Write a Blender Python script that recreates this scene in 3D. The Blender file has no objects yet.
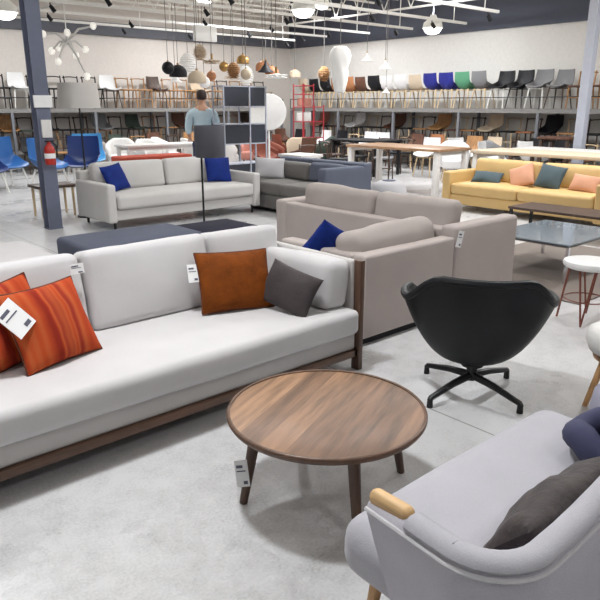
import bpy, bmesh, math, random
from mathutils import Vector, Matrix, noise
R = math.radians
random.seed(7)
S = bpy.context.scene
COL = S.collection
ORG = {}

# ------------------------------------------------------------------ materials
def lin(c):
    return tuple(((x/255)/12.92 if x/255 <= .04045 else ((x/255+.055)/1.055)**2.4) for x in c)+(1,)
def mat(name, rgb, rough=.6, kind=None, metal=0, scale=60, bump=.25, var=.06, emit=0, sheen=0, spec=.5, trans=0, axis='X', alpha=1):
    m = bpy.data.materials.new(name); m.use_nodes = True
    nt = m.node_tree; N = nt.nodes; L = nt.links
    b = N['Principled BSDF']
    col = lin(rgb)
    b.inputs['Base Color'].default_value = col
    b.inputs['Roughness'].default_value = rough
    b.inputs['Metallic'].default_value = metal
    b.inputs['Specular IOR Level'].default_value = spec
    if sheen:
        b.inputs['Sheen Weight'].default_value = sheen
        b.inputs['Sheen Roughness'].default_value = .4
    if trans:
        b.inputs['Transmission Weight'].default_value = trans
    if emit:
        b.inputs['Emission Color'].default_value = col
        b.inputs['Emission Strength'].default_value = emit
    tc = N.new('ShaderNodeTexCoord')
    def nz(sc, det=3, src=None, ro=.55):
        n = N.new('ShaderNodeTexNoise'); n.inputs['Scale'].default_value = sc
        n.inputs['Detail'].default_value = det; n.inputs['Roughness'].default_value = ro
        L.new(src or tc.outputs['Object'], n.inputs['Vector']); return n
    def ramp(fac, stops):
        r = N.new('ShaderNodeValToRGB'); e = r.color_ramp.elements
        while len(e) < len(stops): e.new(.5)
        for i, (p, c) in enumerate(stops):
            e[i].position = p; e[i].color = c
        L.new(fac, r.inputs['Fac']); return r
    def sc(c, k): return tuple(min(1, x*k) for x in c[:3])+(1,)
    def dobump(h, strength, dist):
        bp = N.new('ShaderNodeBump'); bp.inputs['Strength'].default_value = strength; bp.inputs['Distance'].default_value = dist
        L.new(h, bp.inputs['Height']); L.new(bp.outputs['Normal'], b.inputs['Normal'])
    if kind is None or kind == 'plain':
        n = nz(14, 2); r = ramp(n.outputs['Fac'], [(.3, sc(col, 1-var*.5)), (.7, sc(col, 1+var*.5))])
        L.new(r.outputs['Color'], b.inputs['Base Color'])
    elif kind in ('fabric', 'velvet', 'leather'):
        n = nz(scale*4, 2); n2 = nz(14 if kind == 'velvet' else 5, 4)
        mx = N.new('ShaderNodeMath'); mx.operation = 'ADD'
        L.new(n.outputs['Fac'], mx.inputs[0]); L.new(n2.outputs['Fac'], mx.inputs[1])
        hf = N.new('ShaderNodeMath'); hf.operation = 'MULTIPLY'; hf.inputs[1].default_value = .5
        L.new(mx.outputs[0], hf.inputs[0])
        r = ramp(hf.outputs[0], [(.32, sc(col, 1-var)), (.68, sc(col, 1+var))])
        L.new(r.outputs['Color'], b.inputs['Base Color'])
        dobump(n.outputs['Fac'] if kind != 'velvet' else n2.outputs['Fac'], bump, .002 if kind != 'velvet' else .01)
    elif kind == 'stripe':
        sx = N.new('ShaderNodeSeparateXYZ'); L.new(tc.outputs['Object'], sx.inputs[0])
        n0 = nz(7, 2)
        w = N.new('ShaderNodeTexNoise'); w.noise_dimensions = '1D'; w.inputs['Scale'].default_value = 15; w.inputs['Detail'].default_value = 1
        wv = N.new('ShaderNodeMath'); wv.operation = 'MULTIPLY_ADD'; wv.inputs[1].default_value = .03
        L.new(n0.outputs['Fac'], wv.inputs[0]); L.new(sx.outputs['X'], wv.inputs[2])
        L.new(wv.outputs[0], w.inputs['W'])
        r = ramp(w.outputs['Fac'], [(.32, lin((134, 40, 26))), (.47, lin((176, 70, 36))), (.54, lin((182, 88, 48))), (.68, lin((146, 48, 34)))])
        L.new(r.outputs['Color'], b.inputs['Base Color'])
        n = nz(220, 2); dobump(n.outputs['Fac'], .3, .002)
    elif kind == 'wood':
        mp = N.new('ShaderNodeMapping')
        s = {'X': (1.2, 14, 14), 'Y': (14, 1.2, 14), 'Z': (14, 14, 1.2)}[axis]
        mp.inputs['Scale'].default_value = s
        L.new(tc.outputs['Object'], mp.inputs['Vector'])
        n = nz(2.2, 5, mp.outputs['Vector'], .62)
        r = ramp(n.outputs['Fac'], [(.3, sc(col, .6)), (.5, col), (.72, sc(col, 1.4))])
        L.new(r.outputs['Color'], b.inputs['Base Color'])
        dobump(n.outputs['Fac'], .08, .003)
    elif kind == 'planks':       # glued walnut boards running along X
        rm = N.new('ShaderNodeMapping'); rm.inputs['Rotation'].default_value = (0, 0, R(-23)); L.new(tc.outputs['Object'], rm.inputs[0])
        sx = N.new('ShaderNodeSeparateXYZ'); L.new(rm.outputs[0], sx.inputs[0])
        dv = N.new('ShaderNodeMath'); dv.operation = 'MULTIPLY'; dv.inputs[1].default_value = 9.5
        L.new(sx.outputs['Y'], dv.inputs[0])
        fl = N.new('ShaderNodeMath'); fl.operation = 'FLOOR'; L.new(dv.outputs[0], fl.inputs[0])
        wn = N.new('ShaderNodeTexWhiteNoise'); wn.noise_dimensions = '1D'; L.new(fl.outputs[0], wn.inputs['W'])
        cb = N.new('ShaderNodeCombineXYZ'); L.new(wn.outputs['Value'], cb.inputs['Z'])
        ad = N.new('ShaderNodeVectorMath'); ad.operation = 'MULTIPLY_ADD'; ad.inputs[1].default_value = (9, 9, 40)
        L.new(cb.outputs[0], ad.inputs[0])
        mp = N.new('ShaderNodeMapping'); mp.inputs['Scale'].default_value = (1.6, 15, 15)
        L.new(rm.outputs[0], mp.inputs['Vector']); L.new(mp.outputs[0], ad.inputs[2])
        n = nz(1.7, 5, ad.outputs[0], .6)
        r = ramp(n.outputs['Fac'], [(.3, sc(col, .5)), (.5, col), (.7, sc(col, 1.45))])
        hs = N.new('ShaderNodeMixRGB'); hs.blend_type = 'MULTIPLY'; hs.inputs['Fac'].default_value = 1
        r2 = ramp(wn.outputs['Value'], [(0, (.5, .46, .45, 1)), (.5, (.85, .8, .78, 1)), (1, (1.12, 1.08, 1.04, 1))])
        L.new(r.outputs['Color'], hs.inputs['Color1']); L.new(r2.outputs['Color'], hs.inputs['Color2'])
        L.new(hs.outputs[0], b.inputs['Base Color'])
    elif kind == 'concrete':
        n = nz(.9, 7, None, .6); n2 = nz(9, 6, None, .7); n3 = nz(90, 2)
        a = N.new('ShaderNodeMath'); a.operation = 'MULTIPLY_ADD'; a.inputs[1].default_value = .55
        L.new(n2.outputs['Fac'], a.inputs[0]); 
        h0 = N.new('ShaderNodeMath'); h0.operation = 'MULTIPLY'; h0.inputs[1].default_value = .45
        L.new(n.outputs['Fac'], h0.inputs[0]); L.new(h0.outputs[0], a.inputs[2])
        a2 = N.new('ShaderNodeMath'); a2.operation = 'MULTIPLY_ADD'; a2.inputs[1].default_value = .42
        L.new(n3.outputs['Fac'], a2.inputs[0]); L.new(a.outputs[0], a2.inputs[2])
        r = ramp(a2.outputs[0], [(.46, sc(col, .64)), (.6, col), (.76, sc(col, 1.22))])
        # sawn control joints in the slab
        br = N.new('ShaderNodeTexBrick'); br.inputs['Scale'].default_value = 1; br.offset = 0
        br.inputs['Brick Width'].default_value = 3.4; br.inputs['Row Height'].default_value = 3.4; br.inputs['Mortar Size'].default_value = .005
        br.inputs['Color1'].default_value = br.inputs['Color2'].default_value = (1, 1, 1, 1); br.inputs['Mortar'].default_value = (.45, .44, .42, 1)
        mp = N.new('ShaderNodeMapping'); mp.inputs['Location'].default_value = (.88, .12, 0)
        L.new(tc.outputs['Object'], mp.inputs[0]); L.new(mp.outputs[0], br.inputs['Vector'])
        mm = N.new('ShaderNodeMixRGB'); mm.blend_type = 'MULTIPLY'; mm.inputs['Fac'].default_value = 1
        L.new(r.outputs[0], mm.inputs['Color1']); L.new(br.outputs['Color'], mm.inputs['Color2'])
        L.new(mm.outputs[0], b.inputs['Base Color'])
        r3 = ramp(n.outputs['Fac'], [(.3, (rough*.7,)*3+(1,)), (.7, (rough*1.4,)*3+(1,))])
        L.new(r3.outputs[0], b.inputs['Roughness'])
        dobump(n3.outputs['Fac'], .05, .002)
    return m

M = {}
def mk(key, *a, **k): M[key] = mat(key, *a, **k)
mk('concrete', (190, 189, 189), .3, 'concrete', spec=.45)
mk('wall', (224, 221, 216), .85)
mk('wall_warm', (222, 215, 208), .85)
mk('dark_paint', (72, 76, 90), .7)
mk('band', (88, 90, 98), .7)
mk('deck', (234, 229, 218), .8)
mk('white_steel', (240, 238, 232), .45)
mk('grey_steel', (120, 122, 128), .5)
mk('column_blue', (104, 109, 128), .5)
mk('column_grey', (176, 180, 192), .5)
mk('shelf_board', (128, 126, 124), .6)
mk('white_fabric', (203, 200, 200), .9, 'fabric', scale=70, bump=.35, var=.05, sheen=.2)
mk('white_body', (196, 192, 189), .9, 'fabric', scale=70, bump=.3, var=.05)
mk('walnut', (96, 70, 54), .42, 'wood', axis='X')
mk('walnut_z', (84, 61, 48), .42, 'wood', axis='Z')
mk('planks', (148, 115, 88), .36, 'planks')
mk('oak', (212, 174, 124), .5, 'wood', axis='Y')
mk('oak_z', (196, 152, 104), .5, 'wood', axis='Z')
mk('orange_stripe', (186, 78, 40), .9, 'stripe', spec=.15)
mk('caramel', (112, 56, 12), .8, 'velvet', bump=.6, var=.4, spec=.15)
mk('charcoal_pillow', (54, 46, 47), .8, 'velvet', bump=.6, var=.25, sheen=.1)
mk('brown_velvet', (50, 41, 40), .7, 'velvet', bump=.9, var=.5, sheen=.12)
mk('piping_dark', (92, 46, 26), .8)
mk('tag', (244, 243, 242), .6)
mk('tag_ink', (90, 90, 105), .7)
mk('beige_fabric', (178, 167, 162), .9, 'fabric', scale=60, bump=.35, var=.06)
mk('beige_cushion', (170, 160, 155), .9, 'fabric', scale=60, bump=.35, var=.06)
mk('blue_pillow', (18, 40, 112), .8, 'velvet', var=.25, spec=.2)
mk('leather_black', (9, 11, 16), .5, 'leather', scale=50, bump=.12, var=.08, spec=.3)
mk('black_metal', (28, 28, 30), .45, metal=.2)
mk('lav_fabric', (176, 174, 180), .92, 'fabric', scale=60, bump=.5, var=.08, sheen=.2)
mk('grey_shell', (192, 188, 196), .92, 'fabric', scale=60, bump=.5, var=.1)
mk('piping_grey', (205, 203, 206), .85)
mk('navy_fabric', (52, 54, 82), .85, 'fabric', scale=60, bump=.4, var=.1)
mk('light_sofa', (206, 203, 200), .9, 'fabric', scale=60, var=.05)
mk('slate_fabric', (82, 86, 102), .9, 'fabric', scale=60, var=.08)
mk('navy_top', (30, 30, 46), .8, spec=.2)
mk('section_grey', (110, 107, 104), .9, 'fabric', scale=60, var=.08)
mk('section_blue', (88, 93, 108), .9, 'fabric', scale=60, var=.06)
mk('pale_cushion', (176, 174, 176), .9, 'fabric', scale=60, var=.07)
mk('tan_leather', (208, 174, 116), .55, 'leather', scale=40, bump=.12, var=.06)
mk('peach', (206, 152, 122), .8, 'fabric', var=.06)
mk('teal', (66, 82, 88), .75, 'velvet', var=.12)
mk('chrome', (215, 216, 220), .18, metal=1)
mk('glass', (128, 138, 146), .06, spec=.8)
mk('rug', (126, 116, 109), .95, 'fabric', scale=40, var=.1)
mk('copper', (128, 78, 66), .4, metal=.5)
mk('white_plastic', (232, 231, 230), .4)
mk('white_satin', (225, 222, 218), .5)
mk('pouf_fabric', (158, 156, 172), .9, 'fabric', var=.08)
mk('rust_leather', (158, 84, 42), .6, 'leather', var=.1)
mk('blue_plastic', (40, 100, 166), .4)
mk('sky_plastic', (72, 150, 206), .4)
mk('deep_plastic', (28, 52, 112), .4)
mk('red_fabric', (170, 66, 44), .8, 'fabric', var=.06)
mk('ext_red', (178, 44, 34), .35)
mk('red_steel', (168, 50, 58), .4)
mk('ply_light', (206, 182, 146), .55, 'wood', axis='Z')
mk('tan_wood', (172, 128, 84), .55, 'wood', axis='Z')
mk('dark_wood', (70, 52, 42), .5, 'wood', axis='Z')
mk('table_wood', (160, 124, 92), .45, 'wood', axis='Y')
mk('black_plastic', (24, 24, 28), .55, spec=.3)
mk('brown_seat', (96, 62, 46), .6)
mk('orange_seat', (168, 112, 74), .6)
mk('cobalt', (34, 40, 130), .5)
mk('green_seat', (88, 150, 116), .5)
mk('grey_seat', (124, 124, 126), .7)
mk('dark_green', (58, 70, 62), .7)
mk('rust_seat', (126, 62, 42), .7)
mk('cream_seat', (208, 190, 166), .7)
mk('rose_seat', (176, 118, 104), .7)
mk('panel_dark', (40, 44, 56), .5)
mk('lamp_dark', (74, 74, 82), .7)
mk('shade_linen', (216, 211, 206), .85, 'fabric')
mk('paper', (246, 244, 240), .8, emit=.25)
mk('lamp_glass', (255, 250, 240), .5, emit=1.6)
mk('lamp_diffuser', (255, 252, 248), .5, emit=14)
mk('brass', (176, 138, 84), .35, metal=.8)
mk('skin', (206, 158, 130), .55)
mk('hair', (58, 44, 38), .7)
mk('shirt', (206, 228, 238), .8, 'fabric', var=.05)
mk('denim', (58, 66, 92), .85, 'fabric', var=.1)
mk('cord', (120, 116, 112), .6)
mk('pot', (120, 84, 62), .6)

# ------------------------------------------------------------------ mesh helpers
def wrap(bm, faces_before=None): return bm
def rb(bm, x0, x1, y0, y1, z0, z1, r=.02, bul=(0, 0, 0), n=3, wr=0, rot=None, seed=0):
    """upholstered block: rounded box with bulging faces and soft wrinkles"""
    hx, hy, hz = (x1-x0)/2, (y1-y0)/2, (z1-z0)/2
    c = Vector(((x0+x1)/2, (y0+y1)/2, (z0+z1)/2))
    r = min(r, hx*.98, hy*.98, hz*.98)
    H = (hx, hy, hz); I = (hx-r, hy-r, hz-r)
    def samples(k):
        e = [0, .27, .58, 1]
        out = [-(I[k]+r*t) for t in reversed(e)]
        m = max(1, n)
        out += [-I[k]+2*I[k]*j/m for j in range(1, m)]
        out += [I[k]+r*t for t in e]
        return out
    SS = [samples(k) for k in range(3)]
    V = {}
    def vert(q):
        key = tuple(round(x, 5) for x in q)
        if key in V: return V[key]
        cl = Vector([max(-I[k], min(I[k], q[k])) for k in range(3)])
        d = Vector(q)-cl
        nrm = d.normalized() if d.length > 1e-9 else Vector((0, 0, 1))
        p = cl+nrm*r
        for k in range(3):
            if bul[k]:
                a, b2 = [j for j in range(3) if j != k]
                f = max(0, 1-(p[a]/H[a])**2)*max(0, 1-(p[b2]/H[b2])**2)
                p[k] += bul[k]*f*(p[k]/H[k])
        if wr:
            w = noise.noise_vector((p+c)*3.1+Vector((seed, 0, 0)))*wr+noise.noise_vector((p+c)*9+Vector((0, seed, 0)))*wr*.35
            p = p+w
        if rot: p = rot @ p
        V[key] = bm.verts.new(p+c); return V[key]
    for k in range(3):
        a, b2 = (k+1) % 3, (k+2) % 3
        for s in (-1, 1):
            for i in range(len(SS[a])-1):
                for j in range(len(SS[b2])-1):
                    qs = []
                    for (ii, jj) in ((i, j), (i+1, j), (i+1, j+1), (i, j+1)):
                        q = [0, 0, 0]; q[k] = s*H[k]; q[a] = SS[a][ii]; q[b2] = SS[b2][jj]
                        qs.append(vert(q))
                    if s < 0: qs.reverse()
                    if len(set(qs)) == 4:
                        try: bm.faces.new(qs)
                        except ValueError: pass
    return bm
def box(bm, x0, x1, y0, y1, z0, z1, bev=0, rot=None):
    c = Vector(((x0+x1)/2, (y0+y1)/2, (z0+z1)/2))
    vs = []
    for x in (x0, x1):
        for y in (y0, y1):
            for z in (z0, z1):
                p = Vector((x, y, z))-c
                if rot: p = rot @ p
                vs.append(bm.verts.new(p+c))
    fs = [(0, 1, 3, 2), (4, 6, 7, 5), (0, 4, 5, 1), (2, 3, 7, 6), (0, 2, 6, 4), (1, 5, 7, 3)]
    F = [bm.faces.new([vs[i] for i in f]) for f in fs]
    if bev:
        ed = list({e for f in F for e in f.edges})
        bmesh.ops.bevel(bm, geom=ed, offset=bev, segments=2, affect='EDGES', profile=.5)
    return bm
def tube(bm, pts, rad, seg=8, cap=True, flat=None):
    pts = [Vector(p) for p in pts]
    if not isinstance(rad, (list, tuple)): rad = [rad]*len(pts)
    rings = []; up = Vector((0, 0, 1)); prev = None
    for i, p in enumerate(pts):
        t = (pts[min(i+1, len(pts)-1)]-pts[max(i-1, 0)]).normalized()
        if prev is None:
            a = t.cross(up)
            if a.length < 1e-3: a = t.cross(Vector((1, 0, 0)))
            a.normalize()
        else:
            a = (prev-t*prev.dot(t)).normalized()
        prev = a; b = t.cross(a)
        fl = flat or 1
        rings.append([bm.verts.new(p+(a*math.cos(2*math.pi*j/seg)+b*math.sin(2*math.pi*j/seg)*fl)*rad[i]) for j in range(seg)])
    for i in range(len(rings)-1):
        for j in range(seg):
            bm.faces.new((rings[i][j], rings[i][(j+1) % seg], rings[i+1][(j+1) % seg], rings[i+1][j]))
    if cap:
        bm.faces.new(list(reversed(rings[0]))); bm.faces.new(rings[-1])
    return bm
def lathe(bm, prof, c=(0, 0, 0), seg=24, sy=1):
    rings = []
    for (r, z) in prof:
        if r < 1e-6: rings.append([bm.verts.new((c[0], c[1], c[2]+z))])
        else: rings.append([bm.verts.new((c[0]+r*math.cos(2*math.pi*j/seg), c[1]+r*sy*math.sin(2*math.pi*j/seg), c[2]+z)) for j in range(seg)])
    for i in range(len(rings)-1):
        A, B = rings[i], rings[i+1]
        for j in range(seg):
            k = (j+1) % seg
            q = [A[j] if len(A) > 1 else A[0], A[k] if len(A) > 1 else A[0], B[k] if len(B) > 1 else B[0], B[j] if len(B) > 1 else B[0]]
            u = []
            for v in q:
                if v not in u: u.append(v)
            if len(u) > 2: bm.faces.new(u)
    return bm
def pillow_bm(w, h, t, n=14, pinch=.07, wr=.006, seed=0):
    bm = bmesh.new(); V = {}
    for s in (1, -1):
        for i in range(n+1):
            for j in range(n+1):
                u = math.sin((i/n-.5)*math.pi); v = math.sin((j/n-.5)*math.pi)
                edge = i in (0, n) or j in (0, n)
                if edge and s < 0: V[(s, i, j)] = V[(1, i, j)]; continue
                x = w/2*u*(1-pinch*(1-v*v)); y = h/2*v*(1-pinch*(1-u*u))
                z = s*t/2*(max(0, (1-u*u))*max(0, (1-v*v)))**.42
                p = Vector((x, y, z))
                if not edge:
                    p.z += (noise.noise(Vector((x*9+seed, y*9, s*3)))*wr*1.6+noise.noise(Vector((x*22, y*22+seed, s*3)))*wr*.6)
                V[(s, i, j)] = bm.verts.new(p)
    for s in (1, -1):
        for i in range(n):
            for j in range(n):
                q = [V[(s, i, j)], V[(s, i+1, j)], V[(s, i+1, j+1)], V[(s, i, j+1)]]
                if s < 0: q.reverse()
                bm.faces.new(q)
    return bm
def pillow_edge(w, h, n=14, pinch=.07, rad=.005):
    bm = bmesh.new(); P = []
    def pt(u, v): return (w/2*u*(1-pinch*(1-v*v)), h/2*v*(1-pinch*(1-u*u)), 0)
    ss = [math.sin((i/n-.5)*math.pi) for i in range(n+1)]
    P = [pt(s, -1) for s in ss]+[pt(1, s) for s in ss[1:]]+[pt(-s, 1) for s in ss[1:]]+[pt(-1, -s) for s in ss[1:]]
    return tube(bm, P, rad, 6, False)

def obj(name, bm, m, parent=None, loc=None, rot=None, smooth=True, angle=40):
    me = bpy.data.meshes.new(name)
    bmesh.ops.recalc_face_normals(bm, faces=bm.faces)
    o = bpy.data.objects.new(name, me)
    base = ORG.get(parent.name) if parent else None
    if base is not None and loc is None:
        bmesh.ops.translate(bm, verts=bm.verts, vec=-base)
    bm.to_mesh(me); bm.free()
    for p in me.polygons: p.use_smooth = smooth
    if smooth and hasattr(me, 'set_sharp_from_angle'): me.set_sharp_from_angle(angle=R(angle))
    me.materials.append(M[m] if isinstance(m, str) else m)
    COL.objects.link(o)
    if parent: o.parent = parent
    if loc is not None: o.location = loc
    if rot is not None: o.rotation_euler = rot
    if base is not None and loc is None: ORG[o.name] = base
    return o
def tag(o, label, cat, group=None, kind=None):
    o['label'] = label; o['category'] = cat
    if group: o['group'] = group
    if kind: o['kind'] = kind
    return o
def thing(name, label, cat, loc=(0, 0, 0), rz=0, group=None):
    o = bpy.data.objects.new(name, None); COL.objects.link(o)
    o.location = loc; o.rotation_euler = (0, 0, rz); o.empty_display_size = .1
    return tag(o, label, cat, group)
def wthing(name, label, cat, loc, group=None):
    """thing whose parts are given in room coordinates"""
    o = thing(name, label, cat, loc, 0, group); ORG[o.name] = Vector(loc); return o
def struct(name, bm, m, smooth=False, parent=None):
    o = obj(name, bm, m, parent, smooth=smooth); o['kind'] = 'structure'; return o
def dup(root, loc, rz, label, group=None, recolour=None):
    r = root.copy(); COL.objects.link(r); r.location = loc
    r.rotation_euler = (root.rotation_euler[0], root.rotation_euler[1], rz); r['label'] = label
    if group: r['group'] = group
    for ch in list(root.children):
        c = ch.copy(); COL.objects.link(c); c.parent = r
        if recolour and ch.name.split('.')[0] in recolour:
            c.material_slots[0].link = 'OBJECT'; c.material_slots[0].material = M[recolour[ch.name.split('.')[0]]]
        for g in ch.children:
            d = g.copy(); COL.objects.link(d); d.parent = c
    return r
B = bmesh.new
def price_tag(parent, c, w, h, rot, local=False, ink=True):
    """white card with a little print, hung on its thing"""
    bm = B(); box(bm, -w/2, w/2, -.0015, .0015, -h/2, h/2)
    base = ORG.get(parent.name, Vector((0, 0, 0)))
    loc = Vector(c) if local else Vector(c)-base
    t = obj('price_tag', bm, 'tag', parent, loc=loc, rot=rot, smooth=False)
    if ink:
        for (a, b, c, d) in ((-.38, .1, .22, .32), (-.38, .3, .08, .12), (.05, .36, -.4, -.28)):
            bm = B(); box(bm, w*a, w*b, -.0028, -.0014, h*c, h*d)
            obj('print', bm, 'tag_ink', t, loc=(0, 0, 0), smooth=False)
    return t
def pillow(name, label, c, w, h, t, rot, m, pinch=.07, seed=0, group=None, piping=None, cat='pillow', wr=.006):
    """rot: matrix taking pillow plane (x across, y up, z towards the front) to the room"""
    o = obj(name, pillow_bm(w, h, t, pinch=pinch, seed=seed, wr=wr), m, None, loc=c)
    o.rotation_euler = rot
    tag(o, label, cat, group)
    if piping:
        obj('piping', pillow_edge(w, h, pinch=pinch), piping, o, loc=(0, 0, 0))
    return o
def leaning(yaw, tilt, roll=0):
    """euler of a pillow whose front faces yaw (0 = -Y, 90 = +X ...), leaning back by tilt, spun by roll"""
    m = Matrix.Rotation(R(yaw), 4, 'Z') @ Matrix.Rotation(R(90-tilt), 4, 'X') @ Matrix.Rotation(R(roll), 4, 'Z')
    return m.to_euler()

# ------------------------------------------------------------------ the room
WX, WY, WZ = 14.3, 16.7, 4.6
bm = B(); box(bm, -7, WX+.2, -6, WY+.2, -.15, 0); struct('floor', bm, 'concrete')
bm = B(); box(bm, -7, WX+.2, -6, WY+.2, WZ, WZ+.1); struct('ceiling', bm, 'deck')
bm = B(); box(bm, -7, WX+.2, WY, WY+.2, 0, WZ); struct('wall_left', bm, 'wall_warm')
bm = B(); box(bm, WX, WX+.2, -6, WY, 0, 3.2); struct('wall_right', bm, 'wall')
bm = B(); box(bm, WX-.04, WX+.2, -6, WY, 3.2, WZ); struct('trim_1', bm, 'dark_paint')
bm = B(); box(bm, -7, WX, WY-.1, WY, 3.2, 3.5); struct('trim_2', bm, 'band')
# open web roof joists
def joist(p0, p1, depth, n):
    bm = B(); p0 = Vector(p0); p1 = Vector(p1); dz = Vector((0, 0, depth))
    tube(bm, [p0, p1], .028, 4); tube(bm, [p0-dz, p1-dz], .024, 4)
    for i in range(n):
        a = p0.lerp(p1, i/n); b = p0.lerp(p1, (i+.5)/n)-dz; c = p0.lerp(p1, (i+1)/n)
        tube(bm, [a, b], .016, 4, False); tube(bm, [b, c], .016, 4, False)
    return bm
rt = thing('roof_frame', 'white open-web steel joists and girders under the ceiling', 'roof frame', (0, 0, WZ)); rt['kind'] = 'structure'; ORG[rt.name] = Vector((0, 0, WZ))
for k in range(15):
    y = 5.6+k*.75
    obj('joist', joist((-1, y, 4.35), (12.6, y, 4.35), .5, 22), 'white_steel', rt, smooth=False)
obj('girder', joist((12.7, -3, 4.5), (12.7, WY, 4.5), .85, 24), 'white_steel', rt, smooth=False)
obj('girder', joist((6.5, -3, 4.5), (6.5, WY, 4.5), .8, 24), 'white_steel', rt, smooth=False)
# lighting tracks hung below the joists
NTH = ['nearest', 'second', 'third', 'fourth', 'fifth', 'sixth', 'seventh', 'eighth', 'ninth', 'tenth', 'eleventh', 'twelfth', 'thirteenth', 'fourteenth', 'fifteenth', 'sixteenth', 'seventeenth', 'eighteenth', 'nineteenth', 'twentieth', 'twenty-first', 'twenty-second', 'twenty-third', 'twenty-fourth', 'twenty-fifth', 'twenty-sixth', 'twenty-seventh', 'twenty-eighth', 'twenty-ninth', 'thirtieth']
def nth(i, first='first'): return first if i == 0 else NTH[i]
TR = [(6.6, 2.0, 10.2, 2.98), (8.0, 2.5, 11.3, 3.0), (9.4, 2.5, 11.4, 3.02), (10.8, 3, 11.6, 3.05), (12.2, 3, 11.6, 3.08), (13.6, 3, 11.8, 3.1)]
for i, (y, x0, x1, z) in enumerate(TR):
    t = wthing('light_track', 'white lighting track below the roof joists, %s from the camera' % nth(i, 'nearest'), 'track', (x0, y, z), 'lighting tracks under the roof')
    bm = B(); box(bm, x0, x1, y-.022, y+.022, z-.022, z+.022); obj('rail', bm, 'white_steel', t, smooth=False)
    for x in (x0+.6, (x0+x1)/2, x1-.4):
        bm = B(); tube(bm, [(x, y, z), (x, y, WZ)], .008, 5); obj('hanger', bm, 'white_steel', t)
    for k in range(4):
        x = x0+1.6+(x1-x0-2.4)*k/3+.25*((i*7+k*3) % 5-2)
        bm = B(); tube(bm, [(x, y, z-.03), (x, y, z-.07)], .01, 6); tube(bm, [(x, y, z-.07), (x+.05, y-.03, z-.16)], [.028, .036], 10)
        obj('spotlight', bm, 'black_plastic', t)
# columns
t = wthing('steel_column', 'blue-grey painted steel column left of the pale sofa, red extinguisher on it', 'column', (3.06, 8.21, 0)); t['kind'] = 'structure'
bm = B()
for (a, b, c, d) in ((-.085, .085, -.085, -.07), (-.085, .085, .07, .085), (-.012, .012, -.07, .07)):
    box(bm, 3.06+a, 3.06+b, 8.21+c, 8.21+d, 0, WZ)
obj('shaft', bm, 'column_blue', t, smooth=False)
bm = B(); box(bm, 3.06-.09, 3.06+.09, 8.21-.09, 8.21+.09, 0, .012); obj('base_plate', bm, 'column_blue', t, smooth=False)
t = wthing('steel_column', 'pale grey square steel column before the right-hand shelves', 'column', (11.7, 5.68, 0)); t['kind'] = 'structure'
bm = B(); box(bm, 11.62, 11.78, 5.6, 5.76, 0, WZ, .01); obj('shaft', bm, 'column_grey', t, smooth=False)
bm = B(); box(bm, 11.56, 11.84, 5.54, 5.82, 0, .02); obj('base_plate', bm, 'column_grey', t, smooth=False)
# sign and extinguisher on the blue column (front face looks at -Y)
o = obj('column_sign', rb(B(), 2.95, 3.17, 8.10, 8.124, 1.47, 1.61, .004), 'tag', None, smooth=False); tag(o, 'small white blank sign fixed high on the blue column', 'sign')
t = wthing('fire_extinguisher', 'red fire extinguisher with white label on the blue column', 'fire extinguisher', (3.04, 8.02, .78))
bm = B(); lathe(bm, [(0, .80), (.058, .805), (.063, .82), (.063, .98), (.05, 1.02), (.022, 1.05), (.022, 1.075), (0, 1.075)], (3.05, 8.045, 0), 16); obj('cylinder', bm, 'ext_red', t)
bm = B(); box(bm, 3.01, 3.11, 8.03, 8.07, 1.07, 1.09); obj('handle', bm, 'black_metal', t, smooth=False)
bm = B(); tube(bm, [(3.09, 8.04, 1.08), (3.135, 8.03, 1.02), (3.13, 8.03, .88)], .012, 6); obj('hose', bm, 'black_metal', t)
bm = B(); box(bm, 3.03, 3.07, 8.09, 8.1255, .84, .98); obj('bracket', bm, 'black_metal', t, smooth=False)
bm = B(); lathe(bm, [(.0645, .88), (.0645, .94)], (3.05, 8.045, 0), 16); obj('label_band', bm, 'tag', t)
o = obj('wall_notice', rb(B(), 3.01, 3.13, 8.10, 8.124, 1.12, 1.33, .004), 'white_satin', None, smooth=False); tag(o, 'white notice plate just above the fire extinguisher', 'notice')

# ------------------------------------------------------------------ white walnut-framed sofa
def legs_at(t, pts, z1, r0, r1, m, name='leg', sq=False):
    for (x, y) in pts:
        bm = B()
        if sq: box(bm, x-r0, x+r0, y-r0, y+r0, 0, z1)
        else: tube(bm, [(x, y, 0), (x, y, z1)], [r1, r0], 10)
        obj(name, bm, m, t, smooth=not sq)
t = wthing('sofa', 'long white fabric sofa with walnut frame nearest on the left', 'sofa', (1.5, 2.9, 0))
SX0, SX1, SY0, SY1 = .28, 2.63, 2.45, 3.42
bm = B(); rb(bm, SX0, SX1-.02, SY0+.02, SY1-.05, .125, .25, .015, n=6); obj('base', bm, 'white_body', t)
bm = B(); box(bm, SX0, SX1, SY0, SY0+.05, .085, .13, .006); box(bm, SX0, SX1, SY1-.08, SY1-.03, .085, .13, .006); box(bm, SX1-.05, SX1, SY0, SY1-.03, .085, .13, .006)
obj('rail', bm, 'walnut', t, angle=30)
for (x, y, z) in ((SX1-.005, SY0+.02, .66), (SX0, SY0+.02, .66)):
    bm = B(); box(bm, x-.018, x+.018, y-.03, y+.03, 0, z, .005); obj('post', bm, 'walnut_z', t, angle=30)
legs_at(t, [(SX1-.03, SY1-.06), (SX0+.03, SY1-.06), (1.45, SY0+.2)], .09, .022, .02, 'walnut_z', sq=True)
bm = B(); rb(bm, SX0-.01, SX1-.05, SY0-.045, SY1-.22, .243, .388, .035, (0, .008, .010), 8, .004); obj('seat_cushion', bm, 'white_fabric', t)
bm = B(); rb(bm, SX0, SX1, SY1-.17, SY1, .13, .70, .03, (0, 0, 0), 6, .003); obj('back_frame', bm, 'white_body', t)
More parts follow.
